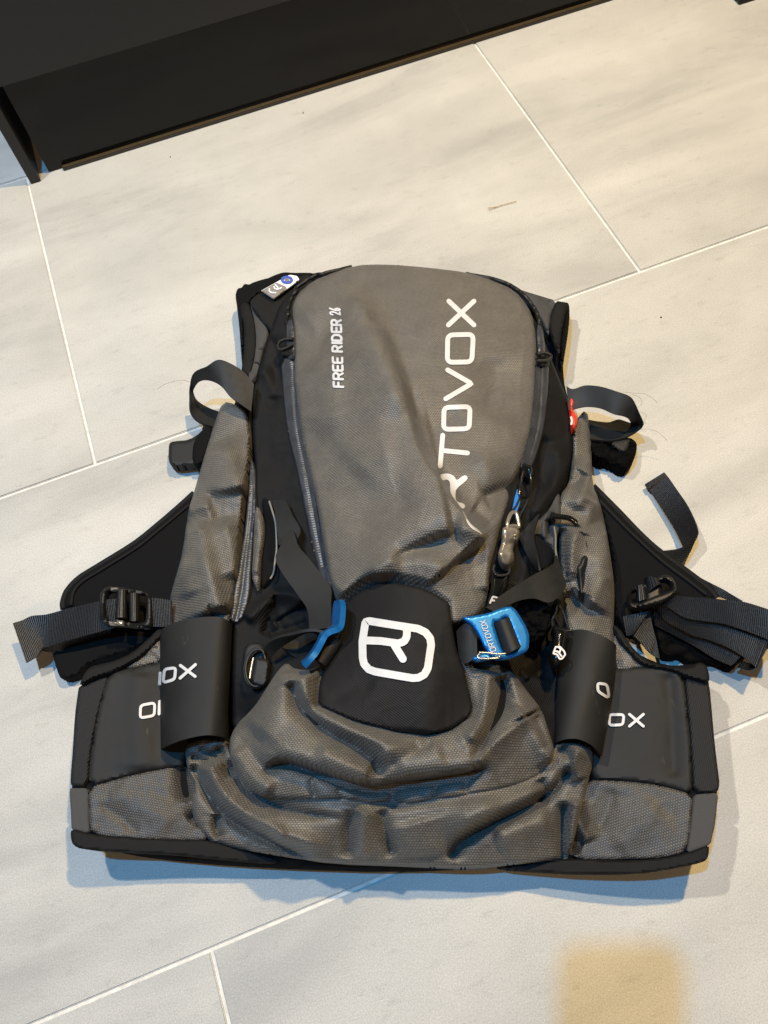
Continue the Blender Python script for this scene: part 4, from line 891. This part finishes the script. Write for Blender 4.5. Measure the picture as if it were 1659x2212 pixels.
# -- zipper sliders, cords and pulls down the right side
def hz(pts, off): return [(p[0], p[1], float(H(p[0], p[1])[0]) + off) for p in pts]
sheet("zipper_slider", D3([(560,110),(600,62),(640,90),(690,95),(690,200),(640,250),(570,190)]), Hn(.014), GLOSSP, pack, sp=3.5, th=.008, edge=(6, .005))
sheet("zipper_slider", D3([(850,560),(900,545),(920,620),(890,660),(845,640)]), Hn(.014), GLOSSP, pack, sp=3.5, th=.008, edge=(6, .005))
tube("pull_cord", hz(D3([(585,150),(560,260),(545,350),(560,400),(600,410),(640,390),(655,320),(660,220),(640,130)]), .022), .0012, GLOSSP, pack)
tube("pull_cord", hz(D3([(560,380),(520,480),(440,600),(425,690)]), .020), .0010, CORDK, pack)
tube("pull_cord", hz(D3([(640,390),(610,480),(550,600),(545,700)]), .020), .0010, CORDK, pack)
ribbon("blue_ribbon", [((a[0], a[1], float(H(a[0], a[1])[0]) + .019), (b[0], b[1], float(H(b[0], b[1])[0]) + .019)) for a, b in zip(D3([(525,330),(500,420),(488,480),(474,545)]), D3([(540,340),(540,410),(550,455),(520,550)]))], CORDB, pack, th=.0012)
ring = tube("slider_eye", hz(D3([(430,690),(440,620),(470,565),(510,560),(530,620),(540,700),(490,690)]), .022), .0016, BRONZE, pack, closed=True, n=40)
def puller(name, out, zf, mat, sp=3.2, th=.010, ew=16, ed=.008, parent=None):
    return sheet(name, out, zf, mat, parent or pack, sp=sp, th=th, edge=(ew, ed), rnd=2)
puller("zipper_pull", D3([(375,712),(420,692),(470,702),(515,708),(556,738),(542,800),(500,870),(478,920),(500,990),(490,1040),(440,1088),(400,1086),(360,1042),(334,968),(358,900),(380,820)]),
       Hn(.030, [(D3([(340,860),(430,875),(520,860)]), -.004, 14, 14, .01, .01), (D3([(330,950),(420,965),(500,955)]), .002, 8, 8, .01, .01)]), BRONZE)
pl2 = puller("zipper_pull", D3([(275,1152),(330,1138),(360,1160),(400,1160),(462,1150),(448,1235),(415,1330),(370,1410),(250,1495),(228,1480),(268,1300)]), Hn(.028), GLOSSP)
tube("pull_cord", hz(D3([(300,1080),(290,1130),(330,1180),(430,1170),(455,1110)]), .030), .0012, CORDK, pack)
strokes("printed_letters", [(D3([(258,1450),(285,1388),(325,1398)]), 0), (D3([(272,1425),(310,1428)]), 0)], 2.0, Hn(.028), WHITE, pl2, .002)
tube("pull_cord", hz(D3([(870,590),(960,600),(1040,615),(1110,660)]), .020), .0024, GLOSSP, pack)
tube("pull_cord", hz(D3([(1090,660),(1140,740),(1180,830),(1195,910),(1200,985)]), .014), .0009, CORDK, pack)
tube("pull_cord", hz(D3([(1110,660),(1160,740),(1200,850),(1215,950),(1205,985)]), .016), .0009, CORDK, pack)
puller("zipper_pull", D3([(1165,988),(1205,982),(1232,1000),(1220,1080),(1192,1160),(1200,1260),(1190,1350),(1168,1408),(1140,1360),(1130,1260),(1108,1120),(1112,1080),(1140,1070)]), Hn(.022), PLASTIC, th=.008, ew=10, ed=.006)
tube("pull_cord", hz(D3([(920,1430),(910,1540),(870,1620),(875,1690)]), .022), .0010, CORDK, pack)
tube("pull_cord", hz(D3([(945,1480),(985,1560),(1010,1640),(1035,1710)]), .024), .0010, CORDK, pack)
sheet("zipper_slider", D3([(880,1430),(930,1400),(965,1440),(960,1500),(900,1500)]), Hn(.016), GLOSSP, pack, sp=3.5, th=.008, edge=(5, .004))
pl3 = puller("zipper_pull", D3([(865,1690),(900,1665),(960,1690),(1020,1700),(1025,1770),(1000,1850),(1000,1950),(975,2020),(930,2068),(895,2085),(865,2050),(836,1955),(868,1870),(885,1790)]), const(.107), GLOSSP, ew=20, ed=.010)
strokes("printed_emblem", [(D3([(882,1950),(905,1885),(950,1885),(990,1930),(1000,1960),(970,2000),(945,2005),(920,1960)]), 1), (D3([(895,1925),(945,1938),(955,1905),(935,1890)]), 0), (D3([(930,1935),(962,1975)]), 0)], 1.9, const(.107), WHITE, pl3, .0022)

# -- loops at the top corners
ribbon("lash_loop", rp(R2, [(1595,255,.072,1578,425,.064),(1540,185,.078,1520,385,.070),(1460,130,.086,1450,335,.074),(1375,100,.092,1385,262,.078),(1300,140,.088,1310,228,.074),(1222,178,.074,1252,238,.062),(1196,250,.056,1216,290,.046),(1194,340,.042,1222,335,.030),(1198,430,.032,1255,372,.018),(1245,490,.028,1320,408,.014),(1345,525,.026,1395,435,.016)]), STRAP, pack, th=.0016, n=110)
sheet("lash_tab", R2([(1068,616),(1120,608),(1185,604),(1265,556),(1300,560),(1290,740),(1190,762),(1085,770),(1058,742),(1060,640)]), const(.024), STRAP, pack, sp=4, th=.010, edge=(6, .005))
sheet("lash_tab", R2([(1215,600),(1300,510),(1345,530),(1300,680),(1262,770),(1205,755)]), const(.028), BLACK_DEEP, pack, sp=4, th=.018, edge=(6, .005))
ribbon("lash_loop", rp(D2, [(780,960,.062,800,1180,.056),(840,985,.064,850,1165,.058),(950,952,.070,960,1145,.060),(1090,962,.076,1080,1158,.064),(1240,1008,.080,1200,1208,.068),(1350,1050,.080,1290,1230,.066),(1400,1120,.074,1340,1255,.058),(1440,1210,.064,1360,1300,.040),(1472,1300,.050,1350,1310,.024),(1440,1345,.040,1260,1262,.020),(1330,1415,.034,1160,1288,.016),(1180,1452,.030,1060,1280,.014),(980,1440,.028,975,1265,.014)]), STRAP, pack, th=.0016, n=130)
sheet("folded_strap_end", D2([(980,1440),(1100,1460),(1200,1452),(1330,1415),(1390,1440),(1420,1485),(1400,1600),(1360,1650),(1315,1702),(1250,1690),(1180,1662),(1100,1615),(1005,1585)]), const(.026, cr=.006, sc=22), FUZZ, pack, sp=4, th=.022, edge=(9, .008))
sheet("folded_strap_end", D2([(1170,1470),(1270,1440),(1360,1430),(1340,1500),(1305,1562),(1240,1520)]), const(.031), STRAP, pack, sp=4, th=.003, edge=(4, .002))
rt_ = sheet("red_whistle", D2([(792,1048),(830,1045),(862,1052),(858,1110),(838,1150),(848,1185),(872,1215),(882,1262),(870,1320),(828,1362),(818,1280),(806,1150)]), const(.062), RED, pack, sp=3.2, th=.008, edge=(10, .006), rnd=2)
strokes("printed_mark", [(D2([(822,1238),(830,1268),(824,1298)]), 0)], 2.2, const(.062), WHITE, rt_, .0012)

# -- shoulder strap wing and webbing on the left
sheet("strap_wing", R2([(1230,930),(1215,945),(1130,1022),(1000,1132),(850,1252),(640,1382),(500,1470),(425,1550),(396,1618),(398,1664),(470,1668),(700,1800),(1080,1750),(1130,1500),(1240,1200)]), const(.030), BLACK_DEEP, pack, sp=7, th=.014, edge=(9, .006))
tube("wing_piping", [(p[0], p[1], .0315) for p in R2([(1190,1010),(1010,1160),(860,1280),(655,1408),(520,1492),(462,1560),(448,1640)])], .0014, BIND, pack)
tube("wing_edge", [(p[0], p[1], .024) for p in R2([(1220,938),(1128,1022),(998,1134),(848,1254),(640,1384),(500,1472),(424,1552),(398,1620),(400,1664)])], .0030, BIND, pack)
sheet("strap_pad", R2([(318,1905),(345,1875),(560,1800),(960,1800),(985,1860),(850,1920),(545,2010),(505,2082),(388,2112),(360,2060)]), const(.020, cr=.001), BLACK_DEEP, pack, sp=6, th=.016, edge=(8, .005))
ribbon("webbing", rp(E4, [(-160,780,.018,-130,850,.016),(60,790,.024,130,880,.018),(230,740,.030,240,800,.022),(420,690,.036,430,740,.026),(600,640,.042,620,680,.030),(720,615,.045,720,650,.032)]), WEB, pack, th=.0016)
ribbon("webbing", rp(E4, [(-400,545,.036,-245,1000,.030),(-290,510,.038,-120,920,.032),(-180,460,.042,-60,830,.034),(0,440,.046,0,815,.036),(250,370,.050,200,755,.039),(450,325,.053,420,690,.042),(640,280,.056,680,620,.046),(800,260,.058,830,580,.050)]), WEB, pack, th=.0018, n=100)
ribbon("webbing", rp(E4, [(1150,250,.056,1160,585,.048),(1280,258,.057,1300,585,.050),(1420,280,.058,1430,585,.052)]), WEB, pack, th=.0018)
BKZ = const(.060)
sheet("strap_buckle", E4([(700,120),(860,128),(960,160),(1130,180),(1180,215),(1195,300),(1190,560),(1160,592),(1060,590),(880,570),(700,560),(640,545),(600,490),(590,330),(625,165),(660,130)]), BKZ, PLASTIC, pack, sp=4, th=.006, edge=(6, .003), holes=[E4([(690,170),(810,170),(950,190),(1110,205),(1135,240),(1130,480),(1110,540),(1000,545),(880,530),(700,525),(660,470),(660,240)])])
sheet("buckle_edge", E4([(600,180),(650,155),(690,150),(655,250),(648,480),(672,525),(640,530),(600,470),(596,320)]), const(.0625), PLASTIC, pack, sp=3.5, th=.004, edge=(5, .003))
for q in ([(722,135),(808,135),(806,168),(724,168)], [(704,525),(790,528),(790,558),(706,558)], [(795,505),(868,512),(866,558),(792,556)]):
    sheet("buckle_stop", E4(q), const(.0632), BRONZE, pack, sp=3, th=.004, edge=(3, .002), rnd=0)
ribbon("webbing", rp(E4, [(790,160,.052,780,490,.050),(810,158,.062,790,485,.062),(850,158,.066,840,478,.066),(890,162,.062,890,485,.061),(905,165,.052,905,490,.050)]), WEB, pack, th=.0014)
ribbon("webbing", rp(E4, [(935,195,.054,945,520,.052),(960,195,.060,965,522,.059),(1010,198,.061,1015,522,.060),(1050,205,.054,1055,520,.052)]), WEB, pack, th=.0014)

# -- shoulder strap wing and webbing on the right
sheet("strap_wing", R3([(545,880),(565,895),(720,1055),(850,1190),(970,1298),(1180,1452),(1290,1540),(1340,1600),(1200,1660),(1000,1680),(850,1850),(700,1760),(680,1560),(690,1400),(640,1150),(590,980)]), const(.030), BLACK_DEEP, pack, sp=7, th=.014, edge=(9, .006))
tube("wing_piping", [(p[0], p[1], .0318) for p in R3([(600,985),(740,1130),(860,1245),(1000,1370),(1160,1490),(1270,1575)])], .0016, BIND, pack)
tube("wing_edge", [(p[0], p[1], .024) for p in R3([(560,895),(720,1056),(850,1192),(970,1300),(1180,1454),(1290,1542),(1335,1596)])], .0030, BIND, pack)
ribbon("webbing", rp(R3, [(890,885,.008,1008,810,.014),(935,945,.008,1042,850,.018),(985,1020,.009,1090,920,.022),(1040,1105,.010,1148,1005,.026),(1085,1185,.011,1195,1100,.030),(1115,1250,.013,1218,1170,.033),(1130,1285,.014,1216,1200,.032),(1105,1290,.010,1196,1240,.028),(1040,1298,.006,1160,1320,.022),(970,1305,.004,1100,1398,.016),(900,1310,.004,1030,1440,.012)]), WEB, pack, th=.0016, n=120)
sheet("webbing_hem", R3([(886,880),(1006,806),(1022,832),(908,912)]), lambda u, v: const(.011, .00012, 0, 1400, 1030)(u, v) + .001, WEB, pack, sp=4, th=.002, edge=(2, .001), rnd=0, uvrot=.5)
# folded bundle of webbing
ribbon("webbing", rp(E2, [(700,60,.020,640,90,.016),(820,95,.022,900,180,.018),(950,150,.023,990,260,.019),(1130,240,.024,1050,320,.020),(1250,310,.025,1190,370,.021),(1370,380,.026,1300,440,.022)]), WEB, pack, th=.0016)
sheet("folded_strap_end", E2([(330,480),(700,420),(1100,470),(1500,560),(1640,700),(1560,900),(1380,1060),(1250,1120),(1100,1060),(900,940),(600,760)]), const(.022), BLACK_DEEP, pack, sp=6, th=.016, edge=(6, .004))
sheet("folded_strap_end", E2([(330,560),(480,640),(700,780),(900,880),(1040,990),(1180,1060),(1290,1100),(1280,1160),(1200,1165),(1050,1085),(940,1090),(800,1085),(760,1105),(700,1060),(620,1010),(530,1035),(440,1000),(390,920)]), const(.020, cr=.004, sc=25), FUZZ, pack, sp=4.5, th=.016, edge=(7, .005))
ribbon("webbing", rp(E2, [(345,500,.034,360,660,.026),(520,580,.035,520,745,.027),(730,660,.036,720,850,.028),(910,730,.037,860,930,.030),(1080,790,.038,1000,1020,.030),(1230,880,.038,1130,1085,.030),(1370,1000,.037,1230,1125,.030)]), WEB, pack, th=.0018)
ribbon("webbing", rp(E2, [(340,400,.045,380,500,.036),(490,420,.047,480,610,.038),(640,480,.049,640,700,.040),(790,510,.051,790,775,.041),(985,540,.052,980,830,.043),(1220,570,.053,1180,910,.045),(1430,640,.053,1340,1000,.045),(1590,710,.053,1450,1080,.044),(1660,800,.053,1520,1150,.042),(1640,920,.044,1500,1172,.034),(1560,1030,.034,1470,1180,.026),(1480,1100,.030,1400,1165,.022),(1360,1080,.028,1310,1140,.021)]), WEB, pack, th=.0018, n=130)
ribbon("webbing", rp(E2, [(500,330,.058,430,410,.050),(600,320,.060,520,460,.052),(760,332,.062,700,570,.053),(950,345,.064,920,612,.055),(1150,365,.066,1130,640,.057),(1350,385,.067,1300,690,.058),(1550,440,.067,1520,770,.058),(1700,500,.064,1680,840,.056),(1790,600,.058,1760,900,.050),(1780,700,.050,1740,950,.042),(1660,740,.046,1640,930,.040)]), WEB, pack, th=.0018, n=130)
ribbon("webbing", rp(E2, [(-10,560,.040,30,780,.036),(120,530,.044,90,770,.038),(285,500,.046,120,750,.040)]), WEB, pack, th=.0018)
ribbon("webbing", rp(E2, [(300,470,.040,105,780,.038),(310,600,.038,190,860,.036),(345,760,.034,280,960,.032),(370,860,.030,340,1010,.028),(405,1030,.026,400,1040,.026)]), WEB, pack, th=.0018)
B2 = const(.060, .00006, 0, 1380, 1280)
sheet("strap_buckle", E2([(60,250),(120,225),(240,170),(370,110),(470,70),(540,90),(590,160),(610,240),(590,300),(480,380),(330,430),(190,460),(95,480),(60,440),(40,340)]), B2, PLASTIC, pack, sp=4, th=.007, edge=(7, .004),
      holes=[E2([(80,290),(140,250),(225,210),(265,320),(240,360),(110,410),(85,360)]), E2([(385,165),(470,130),(540,160),(560,230),(520,265),(420,300),(440,240)])])
sheet("buckle_bar", E2([(95,458),(190,400),(345,320),(480,280),(560,240),(592,232),(590,300),(480,375),(330,425),(200,450)]), lambda u, v: B2(u, v) + .003, PLASTIC, pack, sp=3.6, th=.006, edge=(6, .004))
ribbon("webbing", rp(E2, [(140,215,.052,150,390,.052),(170,205,.062,180,385,.061),(210,190,.062,240,360,.061),(235,185,.054,275,335,.052)]), WEB, pack, th=.0016)
ribbon("webbing", rp(E2, [(240,130,.054,275,320,.052),(262,105,.066,290,300,.060),(310,95,.072,345,225,.068),(365,125,.070,410,190,.068),(390,160,.062,425,250,.056)]), WEB, pack, th=.0020)

# ------------------------------------------------------------------ small things on the floor
st = tube("straw_stalk", [(p[0], p[1], .0025) for p in crop(960, 0, .57866)([(452,906),(490,892),(530,880),(572,869)])], .0003, STRAW)
tag(st, "thin dry straw stalk lying on the tile above the backpack", "straw")
tube("straw_fork", [(p[0], p[1], .0022) for p in crop(960, 0, .57866)([(448,898),(480,894),(512,886)])], .00025, STRAW, st)
def crumb(u, v, r, label):
    bm = _bm.new(); _bm.ops.create_icosphere(bm, subdivisions=1, radius=r)
    for w_ in bm.verts: w_.co *= random.uniform(.7, 1.2)
    me = bpy.data.meshes.new("crumb"); bm.to_mesh(me); bm.free(); me.materials.append(CRUMB)
    o = bpy.data.objects.new("crumb", me); COL.objects.link(o); o.location = Vector(world([u], [v], [r * .7])[0]); tag(o, label, "crumb", "crumbs scattered on the tiles")
crumb(1494, 1311, .0011, "dark crumb on the tile above the folded webbing at the right edge")
crumb(1428, 685, .0010, "dark crumb on the tile below the long grout line right of the pack's top")
crumb(655, 244, .0009, "tiny dark crumb on the tile just under the gold cabinet strip")
crumb(368, 339, .0009, "tiny dark crumb near the left end of the gold cabinet strip")
def hair(pts, label):
    o = tube("hair_strand", pts, .00013, HAIR, sides=4); tag(o, label, "hair", "hairs clinging to the strap loops")
hair([(p[0], p[1], .05 + .012 * math.sin(i)) for i, p in enumerate(R2([(1195,240),(1150,228),(1090,236),(1030,256),(990,282)]))], "single curved hair sticking out left of the upper left strap loop")
hair([(p[0], p[1], .07 - .006 * i) for i, p in enumerate(D2([(1300,1010),(1390,1020),(1480,1025),(1560,1070),(1600,1110)]))], "long hair arching up from the right strap loop")
hair([(p[0], p[1], .07 - .006 * i) for i, p in enumerate(D2([(1370,1030),(1440,1060),(1460,1110),(1420,1150)]))], "short hair curling at the bend of the right strap loop")
hair([(p[0], p[1], .05 - .005 * i) for i, p in enumerate(D2([(1440,1350),(1520,1345),(1600,1370),(1659,1420),(1690,1450)]))], "long hair trailing right from the lower fold of the right strap loop")
hair([(p[0], p[1], .055 - .004 * i) for i, p in enumerate(D2([(1450,1190),(1500,1220),(1480,1270),(1500,1300)]))], "short wavy hair right of the right strap loop's fold")

# ------------------------------------------------------------------ the phone that takes the picture (its shadow falls on the tiles)
pcen = CAMP - fw * .007 + rt * -.044 + up * -.012
phone = thing("phone", "phone held above the floor casting the rounded shadow at lower right", "phone", Vector(pcen))
cor = []
for sx_, sy_, a0 in ((1, 1, 0), (-1, 1, 90), (-1, -1, 180), (1, -1, 270)):
    for k in range(7):
        a = math.radians(a0 + 15 * k); cor.append((sx_ * .019 + .010 * math.cos(a), sy_ * .063 + .010 * math.sin(a)))
vs = [pcen + rt * a + up * b + fw * d for d in (-.004, .004) for a, b in cor]; n_ = len(cor)
link("body", vs, [tuple(range(n_)), tuple(range(2 * n_ - 1, n_ - 1, -1))] + [(i, i + n_, (i + 1) % n_ + n_, (i + 1) % n_) for i in range(n_)], PHONE, phone)
